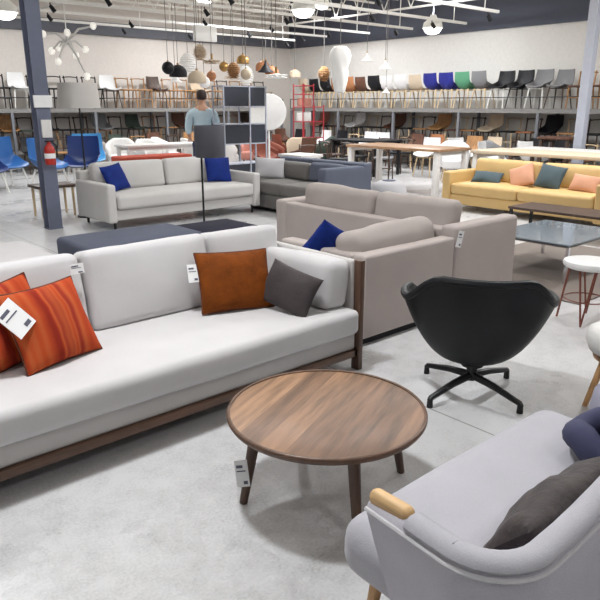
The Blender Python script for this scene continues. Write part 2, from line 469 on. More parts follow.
for x in (SX1-.075, SX0-.03):
    bm = B(); rb(bm, x+.03, x+.075, SY0+.04, SY1-.02, .13, .66, .016, (.003, 0, 0), 5, .002); obj('arm', bm, 'white_body', t)
rr = Matrix.Rotation(R(-12), 3, 'X')
for i, (x0, x1) in enumerate(((.33, 1.27), (1.275, 2.03), (2.035, 2.55))):
    bm = B(); rb(bm, x0+.004, x1-.004, 3.06, 3.23, .375, .785, .04, (.0, .022, .008), 9, .012, rr, i*5); obj('back_cushion', bm, 'white_fabric', t)
bm = B(); rb(bm, 2.41, 2.582, 2.50, 3.1, .385, .66, .045, (.015, .01, .008), 8, .018, Matrix.Rotation(R(4), 3, 'Y'), 31); obj('side_cushion', bm, 'white_fabric', t)
price_tag(t, (1.22, 3.03, .735), .07, .05, (R(-10), 0, 0))

# pillows on it
p = pillow('throw_pillow', 'rust orange striped square pillow in front, tag at its upper left', (.985, 2.81, .56), .39, .37, .15, leaning(14, 28, 1), 'orange_stripe', seed=1, piping='piping_dark')
t2 = price_tag(p, (-.185, .06, .07), .11, .15, (R(-90), 0, R(30)), local=True)
p = pillow('throw_pillow', 'rust orange striped pillow half hidden behind its twin, cut by the left edge', (.80, 2.90, .565), .44, .38, .13, leaning(14, 26, 6), 'orange_stripe', seed=4, piping='piping_dark')
p = pillow('throw_pillow', 'square caramel brown velvet pillow on the white sofa', (2.06, 2.89, .555), .43, .34, .14, leaning(-14, 24, -2), 'caramel', seed=8, pinch=.05, piping='piping_dark')
price_tag(p, (-.235, .06, .0), .06, .1, (R(-90), 0, R(0)), local=True)
p = pillow('throw_pillow', 'charcoal grey rectangular pillow leaning askew beside the caramel one', (2.265, 2.66, .515), .35, .25, .11, leaning(-72, 26, -14), 'charcoal_pillow', seed=12)

# ------------------------------------------------------------------ round walnut coffee table
tc = (1.62, 1.68)
t = wthing('coffee_table', 'round walnut coffee table on four splayed legs in the foreground', 'coffee table', (tc[0], tc[1], 0))
bm = B(); lathe(bm, [(0, .322), (.36, .322), (.385, .33), (.392, .342), (.392, .352), (.386, .356), (.378, .351), (0, .351)], (tc[0], tc[1], 0), 72); top = obj('table_top', bm, 'planks', t, angle=60)
bm = B(); lathe(bm, [(.379, .3515), (.379, .356), (.387, .3585), (.393, .353), (.393, .343), (.386, .331)], (tc[0], tc[1], 0), 72); obj('rim', bm, 'walnut', top, angle=60)
for a in (157, 246, 338, 67):
    c, s = math.cos(R(a)), math.sin(R(a))
    bm = B(); tube(bm, [(tc[0]+.345*c, tc[1]+.345*s, 0), (tc[0]+.315*c, tc[1]+.315*s, .16), (tc[0]+.285*c, tc[1]+.285*s, .325)], [.016, .021, .025], 12)
    lg = obj('leg', bm, 'walnut_z', t)
    if a == 157:
        bm = B(); price_tag(lg, (tc[0]+.34*c-.03, tc[1]+.34*s-.03, .155), .05, .11, (R(-4), R(-6), R(-42)))
bm = B()
for a in (22, 112): 
    c, s = math.cos(R(a)), math.sin(R(a))
    tube(bm, [(tc[0]-.28*c, tc[1]-.28*s, .31), (tc[0]+.28*c, tc[1]+.28*s, .31)], .018, 6)
obj('under_frame', bm, 'walnut', t)

# ------------------------------------------------------------------ black swivel lounge chair
t = thing('lounge_chair', 'black leather bucket swivel chair seen from behind', 'chair', (2.85, 1.83, 0), R(-52))
bm = B()   # local: back of the chair is at -y
NA, NT = 48, 12
def rim(a):
    d = abs((math.degrees(a)+180) % 360-180)      # angle from the back
    def sm(x, e0, e1):
        x = max(0, min(1, (x-e0)/(e1-e0))); return x*x*(3-2*x)
    z = .705-.15*sm(d, 30, 74)-.20*sm(d, 110, 150)
    rx = .39; ry = .32+.06*sm(d, 100, 180)
    return z, rx, ry
grid = []
for i in range(NA):
    a = 2*math.pi*i/NA; z1, rx, ry = rim(a); row = []
    for j in range(1, NT+1):
        q = j/NT
        rad = q**.62
        z = .172+(z1-.172)*q**1.75
        x = rx*math.sin(a)*rad; y = -ry*math.cos(a)*rad
        y -= .06*math.cos(a)*q*q if abs(((math.degrees(a)+180) % 360)-180) < 90 else 0
        row.append(bm.verts.new((x, y, z)))
    grid.append(row)
cv = bm.verts.new((0, 0, .171))
for i in range(NA):
    k = (i+1) % NA
    bm.faces.new((cv, grid[i][0], grid[k][0]))
    for j in range(NT-1): bm.faces.new((grid[i][j], grid[i][j+1], grid[k][j+1], grid[k][j]))
bmesh.ops.recalc_face_normals(bm, faces=bm.faces)
geo = bmesh.ops.solidify(bm, geom=bm.faces[:], thickness=.032)
sh = obj('shell', bm, 'leather_black', t, loc=(0, 0, 0), angle=80)
bm = B()
pts = []
for i in range(NA+1):
    a = 2*math.pi*i/NA; z1, rx, ry = rim(a); y = -ry*math.cos(a)
    y -= .06*math.cos(a) if abs(((math.degrees(a)+180) % 360)-180) < 90 else 0
    pts.append((rx*math.sin(a)*.975, y*.975, z1))
tube(bm, pts, .02, 8, False); obj('rim_piping', bm, 'leather_black', sh, loc=(0, 0, 0))
bm = B(); rb(bm, -.17, .17, -.14, .16, .31, .39, .04, (0, 0, .02), 5); obj('seat_pad', bm, 'leather_black', t, loc=(0, 0, 0))
bm = B(); tube(bm, [(0, 0, .075), (0, 0, .175)], .028, 14); tube(bm, [(0, 0, .158), (0, 0, .172)], .06, 14); obj('column', bm, 'black_metal', t, loc=(0, 0, 0))
for k, a in enumerate((85, -5, -95, 175)):
    ang = R(a+52); c, s = math.cos(ang), math.sin(ang)
    bm = B(); tube(bm, [(.02*c, .02*s, .10), (.15*c, .15*s, .085), (.315*c, .315*s, .05), (.325*c, .325*s, .035)], [.022, .019, .015, .012], 8)
    lg = obj('leg', bm, 'black_metal', t, loc=(0, 0, 0))
    bm = B(); tube(bm, [(.318*c, .318*s, 0), (.318*c, .318*s, .05)], [.017, .014], 10); obj('glide', bm, 'black_metal', lg, loc=(0, 0, 0))

# ------------------------------------------------------------------ light grey settee, bottom right
t = wthing('settee', 'light grey upholstered settee with oak arm tip, bottom right', 'sofa', (1.6, .8, 0))
bm = B(); rb(bm, 1.115, 2.24, .56, 1.12, .205, .395, .075, (.0, .012, .015), 8, .003); obj('seat', bm, 'lav_fabric', t)
path = [(1.07, .93)]
path += [(1.07-.02*k/6, .93-.25*k/6) for k in range(1, 7)]
cx0, cy0, rr0 = 1.18, .68, .13
for k in range(0, 9):
    a = math.pi+math.pi/2*k/8; path.append((cx0+rr0*math.cos(a), cy0+rr0*math.sin(a)))
path += [(1.18+.09*k, .55-.003*k) for k in range(1, 12)]
def rimz(x, y):
    q = max(0, min(1, (x-1.15)/1.0)); return .575+.18*q*q*(3-2*q)
bm = B(); bmp = B(); rings = []; pp = []
for i, (x, y) in enumerate(path):
    a = Vector(path[min(i+1, len(path)-1)]+(0,))-Vector(path[max(i-1, 0)]+(0,)); a.normalize()
    nrm = Vector((a.y, -a.x, 0))            # outwards
    z1 = rimz(x, y); p = Vector((x, y, 0)); q = []
    prof = [(.022, .2), (.032, .3), (.03, .45), (.034, z1-.035), (.026, z1-.012), (.008, z1), (-.012, z1), (-.03, z1-.012), (-.038, z1-.035), (-.032, .45), (-.028, .2)]
    if z1 < .6: prof = [(d, min(z, z1)) for d, z in prof]
    back = max(0, (y-.78)/.15)*.5 if x < 1.1 else 0
    for d, z in prof: q.append(bm.verts.new(p+nrm*d+Vector((.05*max(0, .5-z)/.3*(1 if x < 1.1 else 0), -.14*back*max(0, .56-z)/.3, z))))
    rings.append(q); pp.append(p+nrm*.033+Vector((0, 0, z1-.026)))
for i in range(len(rings)-1):
    for j in range(len(prof)): bm.faces.new((rings[i][j], rings[i+1][j], rings[i+1][(j+1) % len(prof)], rings[i][(j+1) % len(prof)]))
bm.faces.new(rings[0]); bm.faces.new(list(reversed(rings[-1])))
sh = obj('shell', bm, 'grey_shell', t, angle=60)
tube(bmp, pp, .006, 6); obj('piping', bmp, 'piping_grey', sh)
bm = B()   # padded roll along the rim in the paler cloth
rp = [Vector((x, y, rimz(x, y)-.006)) for (x, y) in path[3:]]
tube(bm, rp, .034, 10, flat=.6); obj('rim_roll', bm, 'lav_fabric', sh)
bm = B(); rb(bm, 1.045, 1.088, .81, .94, .55, .596, .021, n=3); obj('arm_tip', bm, 'oak', t)
for (x, y, sx, sy) in ((1.21, 1.02, .02, .03), (2.1, 1.03, -.03, .04), (1.21, .64, .03, -.04), (2.08, .58, -.03, -.04)):
    bm = B(); tube(bm, [(x-sx, y+sy, 0), (x, y, .25)], [.014, .024], 10); obj('leg', bm, 'oak_z', t)
pillow('throw_pillow', 'dark brown crushed velvet pillow inside the back of the grey settee', (1.53, .675, .475), .58, .20, .13, leaning(178, 42, 2), 'brown_velvet', seed=20, wr=.012)
# navy knotted cushion
bm = B()
def torus_arc(bm, c, R0, r0, a0, a1, tilt, n=22):
    P = []
    for k in range(n+1):
        a = a0+(a1-a0)*k/n
        v = Vector((R0*math.cos(a), R0*math.sin(a)*.9, .02*math.sin(3*a))); v = tilt @ v
        P.append(Vector(c)+v)
    tube(bm, P, r0, 12, True)
torus_arc(bm, (1.97, .73, .465), .115, .048, 0, 2*math.pi, Matrix.Rotation(R(12), 3, 'X'))
torus_arc(bm, (2.0, .70, .515), .07, .044, 0, 2*math.pi, Matrix.Rotation(R(70), 3, 'X') @ Matrix.Rotation(R(20), 3, 'Y'))
o = obj('knot_cushion', bm, 'navy_fabric', None, angle=80); tag(o, 'navy blue knotted tube cushion on the grey settee', 'cushion')

# ------------------------------------------------------------------ beige loveseat and sofa
t = wthing('loveseat', 'beige loveseat seen from behind, next to the white sofa arm', 'sofa', (3.35, 3.1, 0))
bm = B(); rb(bm, 2.9, 3.835, 2.68, 2.80, .05, .60, .02, n=6, wr=.002); obj('back_panel', bm, 'beige_fabric', t)
bm = B(); rb(bm, 2.9, 3.02, 2.8, 3.5, .05, .595, .02, n=5, wr=.002); obj('arm', bm, 'beige_fabric', t)
bm = B(); rb(bm, 3.02, 3.835, 2.8, 3.46, .08, .26, .02, n=5); obj('base', bm, 'beige_fabric', t)
bm = B(); rb(bm, 3.03, 3.83, 2.95, 3.5, .26, .42, .04, (0, 0, .015), 5, .003); obj('seat_cushion', bm, 'beige_cushion', t)
bm = B(); rb(bm, 2.93, 3.82, 2.82, 3.0, .45, .715, .075, (0, .03, .02), 9, .022, Matrix.Rotation(R(-4), 3, 'X') @ Matrix.Rotation(R(-1), 3, 'Y'), 3); obj('back_cushion', bm, 'beige_cushion', t)
bm = B(); box(bm, 2.95, 3.8, 2.72, 3.4, 0, .05); obj('plinth', bm, 'black_plastic', t, smooth=False)
pillow('throw_pillow', 'royal blue pillow poking out beside the beige loveseat cushion', (3.0, 3.10, .57), .36, .34, .12, leaning(150, 24, 32), 'blue_pillow', seed=6)
t = wthing('sofa', 'long beige sofa standing behind the loveseat, seen end-on', 'sofa', (4.25, 3.6, 0))
bm = B(); rb(bm, 3.87, 3.99, 2.82, 4.6, .05, .64, .02, n=6, wr=.002); obj('back_panel', bm, 'beige_fabric', t)
bm = B(); rb(bm, 3.85, 4.68, 2.69, 2.83, .05, .67, .03, (0, .006, 0), 6, .003); a = obj('arm', bm, 'beige_fabric', t)
bm = B(); rb(bm, 3.85, 4.68, 4.58, 4.72, .05, .66, .03, (0, .006, 0), 6, .003); obj('arm', bm, 'beige_fabric', t)
bm = B(); rb(bm, 3.99, 4.66, 2.83, 4.58, .08, .26, .02, n=5); obj('base', bm, 'beige_fabric', t)
for (y0, y1) in ((2.84, 3.7), (3.71, 4.57)):
    bm = B(); rb(bm, 4.1, 4.7, y0, y1, .26, .43, .04, (0, 0, .015), 5, .003); obj('seat_cushion', bm, 'beige_cushion', t)
for i, (y0, y1) in enumerate(((2.84, 3.62), (3.63, 4.48))):
    bm = B(); rb(bm, 3.98, 4.15, y0, y1, .44, .815, .06, (.025, 0, .006), 9, .016, Matrix.Rotation(R(4), 3, 'Y'), 9+i); obj('back_cushion', bm, 'beige_cushion', t)
bm = B(); box(bm, 3.9, 4.6, 2.75, 4.65, 0, .05); obj('plinth', bm, 'black_plastic', t, smooth=False)
price_tag(a, (3.87, 2.668, .585), .055, .12, (R(2), R(14), R(-6)))

# ------------------------------------------------------------------ things behind the white sofa
t = wthing('ottoman', 'slate blue rectangular ottoman behind the white sofa', 'ottoman', (2.6, 5.2, 0))
bm = B(); rb(bm, 2.05, 3.15, 4.85, 5.5, .1, .42, .04, (0, 0, .012), 6, .002); obj('body', bm, 'slate_fabric', t)
legs_at(t, [(2.12, 4.92), (3.08, 4.92), (2.12, 5.43), (3.08, 5.43)], .11, .02, .018, 'black_metal')
t = wthing('bench', 'white upholstered bench behind the sofa at the left edge', 'bench', (1.4, 5.2, 0))
bm = B(); rb(bm, .9, 1.82, 4.7, 5.6, .1, .42, .07, (0, 0, .02), 6, .004); obj('body', bm, 'white_fabric', t)
legs_at(t, [(1.0, 4.8), (1.72, 4.8), (1.0, 5.5), (1.72, 5.5)], .11, .02, .018, 'black_metal')
t = wthing('low_table', 'low dark navy coffee table in front of the pale sofa', 'coffee table', (3.6, 5.55, 0))
bm = B(); box(bm, 3.2, 4.08, 5.22, 5.85, .27, .31, .008); obj('table_top', bm, 'navy_top', t, angle=30)
legs_at(t, [(3.25, 5.28), (4.03, 5.28), (3.25, 5.8), (4.03, 5.8)], .27, .018, .018, 'black_metal', sq=True)
t = wthing('floor_lamp', 'floor lamp with dark grey shade on a thin black pole', 'lamp', (4.16, 6.42, 0))
bm = B(); lathe(bm, [(0, 0), (.14, 0), (.14, .015), (.02, .025), (0, .025)], (4.16, 6.42, 0), 24); obj('base', bm, 'black_metal', t)
bm = B(); tube(bm, [(4.16, 6.42, .02), (4.16, 6.42, 1.0)], .012, 10); obj('pole', bm, 'black_metal', t)
bm = B(); lathe(bm, [(.165, .93), (.17, .94), (.17, 1.27), (.165, 1.28), (.16, 1.27), (.16, .94), (.165, .93)], (4.16+.08, 6.42-.06, 0), 32); sh = obj('lamp_shade', bm, 'lamp_dark', t)
bm = B(); tube(bm, [(4.16, 6.42, .98), (4.24, 6.36, 1.02), (4.24, 6.36, 1.1)], .01, 6); tube(bm, [(4.08, 6.36, 1.1), (4.40, 6.36, 1.1)], .005, 5); obj('fitting', bm, 'black_metal', t)

# pale sofa
t = wthing('sofa', 'pale grey two-cushion sofa holding two blue pillows, beyond the ottoman', 'sofa', (4.65, 7.9, 0))
bm = B(); rb(bm, 3.5, 5.8, 7.5, 8.4, .12, .26, .02, n=6); obj('base', bm, 'light_sofa', t)
for x in (3.47, 5.7):
    bm = B(); rb(bm, x, x+.12, 7.46, 8.4, .1, .57, .03, n=5, wr=.002); obj('arm', bm, 'light_sofa', t)
bm = B(); rb(bm, 3.5, 5.8, 8.28, 8.44, .12, .68, .03, n=6); obj('back_frame', bm, 'light_sofa', t)
bm = B(); rb(bm, 3.6, 5.69, 7.44, 8.14, .26, .43, .04, (0, .01, .015), 7, .003); obj('seat_cushion', bm, 'light_sofa', t)
for i, (x0, x1) in enumerate(((3.6, 4.63), (4.65, 5.69))):
    bm = B(); rb(bm, x0, x1, 8.08, 8.27, .42, .78, .05, (0, .03, .01), 6, .006, Matrix.Rotation(R(-8), 3, 'X'), i+40); obj('back_cushion', bm, 'light_sofa', t)
legs_at(t, [(3.58, 7.55), (5.72, 7.55), (3.58, 8.33), (5.72, 8.33)], .13, .02, .016, 'black_metal')
pillow('throw_pillow', 'royal blue pillow at the left end of the pale sofa', (3.83, 7.96, .6), .38, .36, .13, leaning(20, 24, 6), 'blue_pillow', seed=2)
pillow('throw_pillow', 'royal blue pillow at the right end of the pale sofa', (5.42, 7.94, .61), .40, .38, .13, leaning(-6, 22, -5), 'blue_pillow', seed=3)

# dark sectional
t = wthing('sectional_sofa', 'dark grey sectional sofa behind the long beige sofa', 'sofa', (6.35, 7.1, 0))
bm = B(); rb(bm, 5.9, 6.78, 6.22, 8.0, .06, .26, .02, n=6); obj('base', bm, 'section_grey', t)
bm = B(); rb(bm, 5.88, 6.58, 7.12, 8.0, .26, .43, .04, (0, 0, .015), 6, .003); obj('seat_cushion', bm, 'section_grey', t)
bm = B(); rb(bm, 5.88, 6.58, 6.36, 7.11, .26, .43, .04, (0, 0, .015), 6, .003); obj('seat_cushion', bm, 'section_grey', t)
bm = B(); rb(bm, 6.63, 6.8, 6.2, 8.0, .1, .73, .03, n=6, wr=.003); obj('back_frame', bm, 'section_blue', t)
bm = B(); rb(bm, 5.9, 6.8, 6.2, 6.35, .1, .70, .03, n=6, wr=.003); obj('arm', bm, 'section_blue', t)
bm = B(); rb(bm, 6.42, 6.62, 6.38, 7.1, .42, .70, .05, (.02, 0, .01), 6, .006, Matrix.Rotation(R(8), 3, 'Y'), 60); obj('back_cushion', bm, 'section_blue', t)
bm = B(); rb(bm, 6.42, 6.62, 7.12, 7.9, .42, .68, .05, (.02, 0, .01), 6, .006, Matrix.Rotation(R(8), 3, 'Y'), 61); obj('back_cushion', bm, 'section_grey', t)
bm = B(); box(bm, 6.0, 6.75, 6.3, 7.9, 0, .06); obj('plinth', bm, 'black_plastic', t, smooth=False)
pillow('throw_pillow', 'pale grey square pillow on the dark sectional', (6.2, 7.72, .595), .46, .32, .15, leaning(-30, 20, -4), 'pale_cushion', seed=44)
rp_ = wthing('round_pouf', 'pale grey round pouf at the far end of the dark sectional', 'pouf', (7.45, 6.45, 0))
bm = B(); lathe(bm, [(0, 0), (.2, 0), (.26, .06), (.28, .2), (.25, .36), (.15, .42), (0, .42)], (7.45, 6.45, 0), 28); obj('body', bm, 'pale_cushion', rp_, angle=80)
bm = B(); lathe(bm, [(.1, .423), (.1, .43), (0, .433)], (7.45, 6.45, 0), 16); obj('button_cap', bm, 'slate_fabric', rp_)

# ------------------------------------------------------------------ tan leather sofa
t = wthing('sofa', 'tan leather sofa with teal and peach pillows at the right', 'sofa', (8.6, 4.7, 0))
bm = B(); rb(bm, 8.12, 8.98, 3.55, 5.9, .09, .24, .02, n=6); obj('base', bm, 'tan_leather', t)
for y in (3.51, 5.82):
    bm = B(); rb(bm, 8.08, 8.98, y, y+.14, .07, .56, .03, (0, .004, 0), 5, .002); obj('arm', bm, 'tan_leather', t)
bm = B(); rb(bm, 8.84, 9.02, 3.55, 5.9, .1, .62, .03, n=6); obj('back_frame', bm, 'tan_leather', t)
for (y0, y1) in ((3.66, 4.72), (4.73, 5.81)):
    bm = B(); rb(bm, 8.08, 8.8, y0, y1, .24, .40, .045, (.008, 0, .018), 6, .004); obj('seat_cushion', bm, 'tan_leather', t)
    bm = B(); rb(bm, 8.66, 8.85, y0, y1, .39, .72, .06, (.025, 0, .01), 6, .006, Matrix.Rotation(R(10), 3, 'Y'), y0); obj('back_cushion', bm, 'tan_leather', t)
legs_at(t, [(8.16, 3.6), (8.16, 5.86), (8.93, 3.6), (8.93, 5.86)], .1, .02, .016, 'dark_wood')
pillow('throw_pillow', 'flat dark teal lumbar pillow at the left of the tan sofa', (8.47, 5.44, .475), .44, .22, .13, leaning(-75, 46, -3), 'teal', seed=50)
pillow('throw_pillow', 'peach pillow tipped on the tan sofa left of the square teal one', (8.53, 4.92, .53), .36, .34, .13, leaning(-90, 28, 24), 'peach', seed=51)
pillow('throw_pillow', 'square dark teal pillow in the middle of the tan sofa', (8.47, 4.46, .56), .37, .34, .13, leaning(-84, 26, -8), 'teal', seed=52)
pillow('throw_pillow', 'peach pillow at the right end of the tan sofa', (8.5, 3.98, .51), .40, .24, .13, leaning(-90, 30, -4), 'peach', seed=53)

# glass tables on a rug
o = obj('area_rug', rb(B(), 4.85, 7.0, 2.2, 3.75, .0, .012, .005), 'rug', None); tag(o, 'taupe grey area rug below the glass coffee table', 'rug')
t = wthing('glass_table', 'low glass coffee table on chrome legs standing on the rug', 'coffee table', (5.8, 2.95, .012))
bm = B(); box(bm, 5.3, 6.35, 2.55, 3.35, .345, .36, .003); obj('table_top', bm, 'glass', t, smooth=False)
bm = B()
for (a, b) in (((5.32, 2.57), (6.33, 2.57)), ((6.33, 2.57), (6.33, 3.33)), ((6.33, 3.33), (5.32, 3.33)), ((5.32, 3.33), (5.32, 2.57))):
    tube(bm, [(a[0], a[1], .335), (b[0], b[1], .335)], .012, 4)
obj('frame', bm, 'chrome', t)
for (x, y) in ((5.32, 2.57), (6.33, 2.57), (5.32, 3.33), (6.33, 3.33)):
    bm = B(); box(bm, x-.013, x+.013, y-.013, y+.013, .012, .335); lg = obj('leg', bm, 'chrome', t, smooth=False)
price_tag(t, (5.27, 3.3, .29), .07, .12, (0, 0, R(-30)))
t = wthing('side_table', 'black-framed dark coffee table close by the tan sofa', 'coffee table', (7.3, 3.4, 0))
bm = B(); box(bm, 7.2, 7.75, 3.0, 4.3, .28, .31, .004); obj('table_top', bm, 'dark_wood', t, smooth=False)
legs_at(t, [(7.23, 3.03), (7.72, 3.03), (7.23, 4.27), (7.72, 4.27)], .28, .016, .016, 'black_metal', sq=True)

# ------------------------------------------------------------------ stools and pouf at the right edge
def hairpin_stool(name, label, x, y, h, r):
    t = wthing(name, label, 'stool', (x, y, 0))
    bm = B(); lathe(bm, [(0, h-.05), (r*.9, h-.05), (r, h-.035), (r*1.02, h-.02), (r*.98, h-.004), (r*.8, h+.004), (0, h+.006)], (x, y, 0), 36); obj('seat', bm, 'white_plastic', t)
    for k in range(4):
        a = R(20+90*k); c, s = math.cos(a), math.sin(a); ta = (-s, c)
        bm = B()
        tube(bm, [(x+r*.72*c+.05*ta[0], y+r*.72*s+.05*ta[1], h-.05), (x+r*1.0*c, y+r*1.0*s, .01), (x+r*1.02*c, y+r*1.02*s, .006), (x+r*.72*c-.05*ta[0], y+r*.72*s-.05*ta[1], h-.05)], .007, 6)
        obj('leg', bm, 'copper', t)
    bm = B(); lathe(bm, [(r*.82, .165), (r*.86, .17), (r*.82, .175), (r*.80, .17), (r*.82, .165)], (x, y, 0), 30); obj('ring', bm, 'copper', t)
hairpin_stool('stool', 'round white stool on thin copper hairpin legs at the right', 4.5, 2.0, .45, .18)
SXY = (3.285, 1.20)
t = wthing('padded_stool', 'round white padded stool on oak legs cut off by the right edge', 'stool', SXY+(0,))
bm = B(); lathe(bm, [(0, .29), (.15, .29), (.195, .305), (.215, .35), (.205, .405), (.16, .43), (0, .44)], SXY+(0,), 40); obj('seat', bm, 'white_satin', t, angle=80)
bm = B(); lathe(bm, [(0, .262), (.17, .262), (.175, .28), (.15, .292), (0, .292)], SXY+(0,), 36); obj('seat_ring', bm, 'oak_z', t)
for k in range(4):
    c, s_ = math.cos(R(45+90*k)), math.sin(R(45+90*k))
    bm = B(); tube(bm, [(SXY[0]+.19*c, SXY[1]+.19*s_, 0), (SXY[0]+.12*c, SXY[1]+.12*s_, .265)], [.013, .02], 10); obj('leg', bm, 'oak_z', t)
PXY = (2.95, 1.005)
t = wthing('pouf', 'lavender grey round pouf in front of the padded white stool at the right edge', 'pouf', PXY+(0,))
bm = B(); lathe(bm, [(0, .015), (.17, .015), (.2, .05), (.205, .14), (.195, .225), (.16, .255), (0, .262)], PXY+(0,), 36); obj('body', bm, 'pouf_fabric', t, angle=80)
bm = B(); lathe(bm, [(0, 0), (.15, 0), (.15, .016), (0, .016)], PXY+(0,), 24); obj('base', bm, 'black_plastic', t)
t = wthing('cube_ottoman', 'rust brown leather cube behind the white stool at the right edge', 'ottoman', (5.1, 2.0, 0))
bm = B(); rb(bm, 4.86, 5.26, 1.62, 2.02, .03, .42, .03, (.004, .004, .006), 4); obj('body', bm, 'rust_leather', t)
bm = B(); rb(bm, 4.86, 5.26, 1.62, 2.02, .41, .46, .02, n=4); obj('lid_pad', bm, 'cream_seat', t)
legs_at(t, [(4.92, 1.68), (5.2, 1.68), (4.92, 1.96), (5.2, 1.96)], .04, .02, .02, 'black_metal')

# ------------------------------------------------------------------ chair prototypes (local: back at -y, sitter looks to +y)
def shell_bm(w=.46, top=.80, seat=.45, arms=0):
    bm = B(); prof = [(.23, seat-.015), (.2, seat+.005), (.08, seat-.01), (-.06, seat-.02), (-.15, seat), (-.2, seat+.06), (-.235, seat+.16), (-.26, top-.06), (-.268, top)]
    n = 8; g = []
    for i, (y, z) in enumerate(prof):
        q = i/(len(prof)-1); hw = w/2*(1-.12*max(0, q-.6)/.4-.06*max(0, .25-q)/.25)
        row = []
        for j in range(n+1):
            u = 2*j/n-1; up = (abs(u)**3)*(.035+arms*math.exp(-((q-.45)/.22)**2))
            fw = (abs(u)**2.5)*(.05+.25*arms)*max(0, q-.35)
            row.append(bm.verts.new((hw*u, y+fw, z+up*(1-.7*max(0, q-.7)/.3))))
        g.append(row)
    for i in range(len(g)-1):
        for j in range(n): bm.faces.new((g[i][j], g[i][j+1], g[i+1][j+1], g[i+1][j]))
    bmesh.ops.recalc_face_normals(bm, faces=bm.faces)
    bmesh.ops.solidify(bm, geom=bm.faces[:], thickness=.016)
    return bm
Z0 = (0, 0, 0)
def make_shell_chair(label, m, lm, top=.80, seat=.45, arms=0, w=.41):
    t = thing('shell_chair', label, 'chair')
    obj('shell', shell_bm(w, top, seat, arms), m, t, loc=Z0, angle=70)
    for (x, y) in ((.15, .14), (-.15, .14), (.15, -.14), (-.15, -.14)):
        bm = B(); tube(bm, [(x*1.35, y*1.5, 0), (x, y, seat-.01)], [.012, .018], 8); obj('leg', bm, lm, t, loc=Z0)
    bm = B(); box(bm, -.16, .16, -.15, .15, seat-.045, seat-.025); obj('mount', bm, lm, t, loc=Z0, smooth=False)
    return t
def make_wood_chair(label, m, sm):
    t = thing('wood_chair', label, 'chair')
    bm = B(); rb(bm, -.195, .195, -.2, .22, .43, .465, .015, (0, 0, .004), 3); obj('seat', bm, sm, t, loc=Z0)
    for (x, y) in ((.165, .18), (-.165, .18)):
        bm = B(); tube(bm, [(x*1.1, y*1.1, 0), (x, y, .435)], [.013, .019], 8); obj('leg', bm, m, t, loc=Z0)
    for x in (.165, -.165):
        bm = B(); tube(bm, [(x*1.1, -.25, 0), (x, -.19, .44), (x*1.05, -.24, .76)], [.013, .019, .014], 8); obj('leg', bm, m, t, loc=Z0)
    bm = B(); tube(bm, [(-.185, -.235, .72), (-.1, -.262, .735), (0, -.27, .74), (.1, -.262, .735), (.185, -.235, .72)], .045, 8, flat=.3); obj('backrest', bm, m, t, loc=Z0)
    bm = B(); tube(bm, [(-.172, .19, .22), (.172, .19, .22)], .01, 6); obj('stretcher', bm, m, t, loc=Z0)
    bm = B(); tube(bm, [(-.172, -.21, .25), (.172, -.21, .25)], .01, 6); obj('stretcher', bm, m, t, loc=Z0)
    return t
def make_garden_chair(label, m):
    t = thing('garden_chair', label, 'chair')
    obj('shell', shell_bm(.66, .92, .38, .16), m, t, loc=Z0, angle=70)
    for (x, y) in ((.2, .16), (-.2, .16), (.2, -.16), (-.2, -.16)):
        bm = B(); tube(bm, [(x*1.3, y*1.6, 0), (x, y, .37)], [.014, .018], 8); obj('leg', bm, 'white_steel', t, loc=Z0)
    bm = B(); box(bm, -.21, .21, -.17, .17, .335, .352); obj('mount', bm, 'white_steel', t, loc=Z0, smooth=False)
    return t
def make_tub_chair(label, m, lm):
    t = thing('tub_chair', label, 'chair')
    bm = B(); n = 24; g = []
    for i in range(n+1):
        a = R(-125+250*i/n); d = abs(math.degrees(a)); top = .80-.22*(max(0, d-30)/95)
        row = []
        for (dr, z) in ((-.02, .3), (.02, .45), (.04, top-.03), (.02, top), (-.02, top), (-.05, top-.04), (-.06, .42), (-.07, .3)):
            row.append(bm.verts.new(((.29+dr)*math.sin(a), -(.28+dr)*math.cos(a), z)))
        g.append(row)
    for i in range(n):
        for j in range(8): bm.faces.new((g[i][j], g[i+1][j], g[i+1][(j+1) % 8], g[i][(j+1) % 8]))
    bm.faces.new(g[0]); bm.faces.new(list(reversed(g[-1])))
    obj('shell', bm, m, t, loc=Z0, angle=70)
    bm = B(); rb(bm, -.25, .25, -.24, .28, .28, .46, .05, (0, 0, .015), 4); obj('seat', bm, m, t, loc=Z0)
    for (x, y) in ((.18, .18), (-.18, .18), (.18, -.18), (-.18, -.18)):
        bm = B(); tube(bm, [(x*1.25, y*1.25, 0), (x, y, .3)], [.011, .016], 8); obj('leg', bm, lm, t, loc=Z0)
    return t
PROTO = {}
def chair(kind, loc, rz, label, colours=None, group=None):
    """first of its kind is the prototype itself, later ones are copies"""
    mk_ = {'shell': lambda: make_shell_chair('', 'black_plastic', 'ply_light'), 'arm': lambda: make_shell_chair('', 'white_plastic', 'ply_light', .82, .45, .10, .44),
           'wood': lambda: make_wood_chair('', 'tan_wood', 'tan_wood'), 'garden': lambda: make_garden_chair('', 'blue_plastic'), 'tub': lambda: make_tub_chair('', 'white_satin', 'ply_light')}
    if kind not in PROTO: PROTO[kind] = (mk_[kind](), [])
    src, used = PROTO[kind]
    if not used:
        used.append(1); src.location = loc; src.rotation_euler = (0, 0, rz); src['label'] = label
        if group: src['group'] = group
        if colours:
            for ch in src.children:
                k = ch.name.split('.')[0]
                if k in colours: ch.material_slots[0].link = 'OBJECT'; ch.material_slots[0].material = M[colours[k]]
        return src
    r = dup(src, loc, rz, label, None, colours)
    if group: r['group'] = group
    elif 'group' in r: del r['group']
    return r
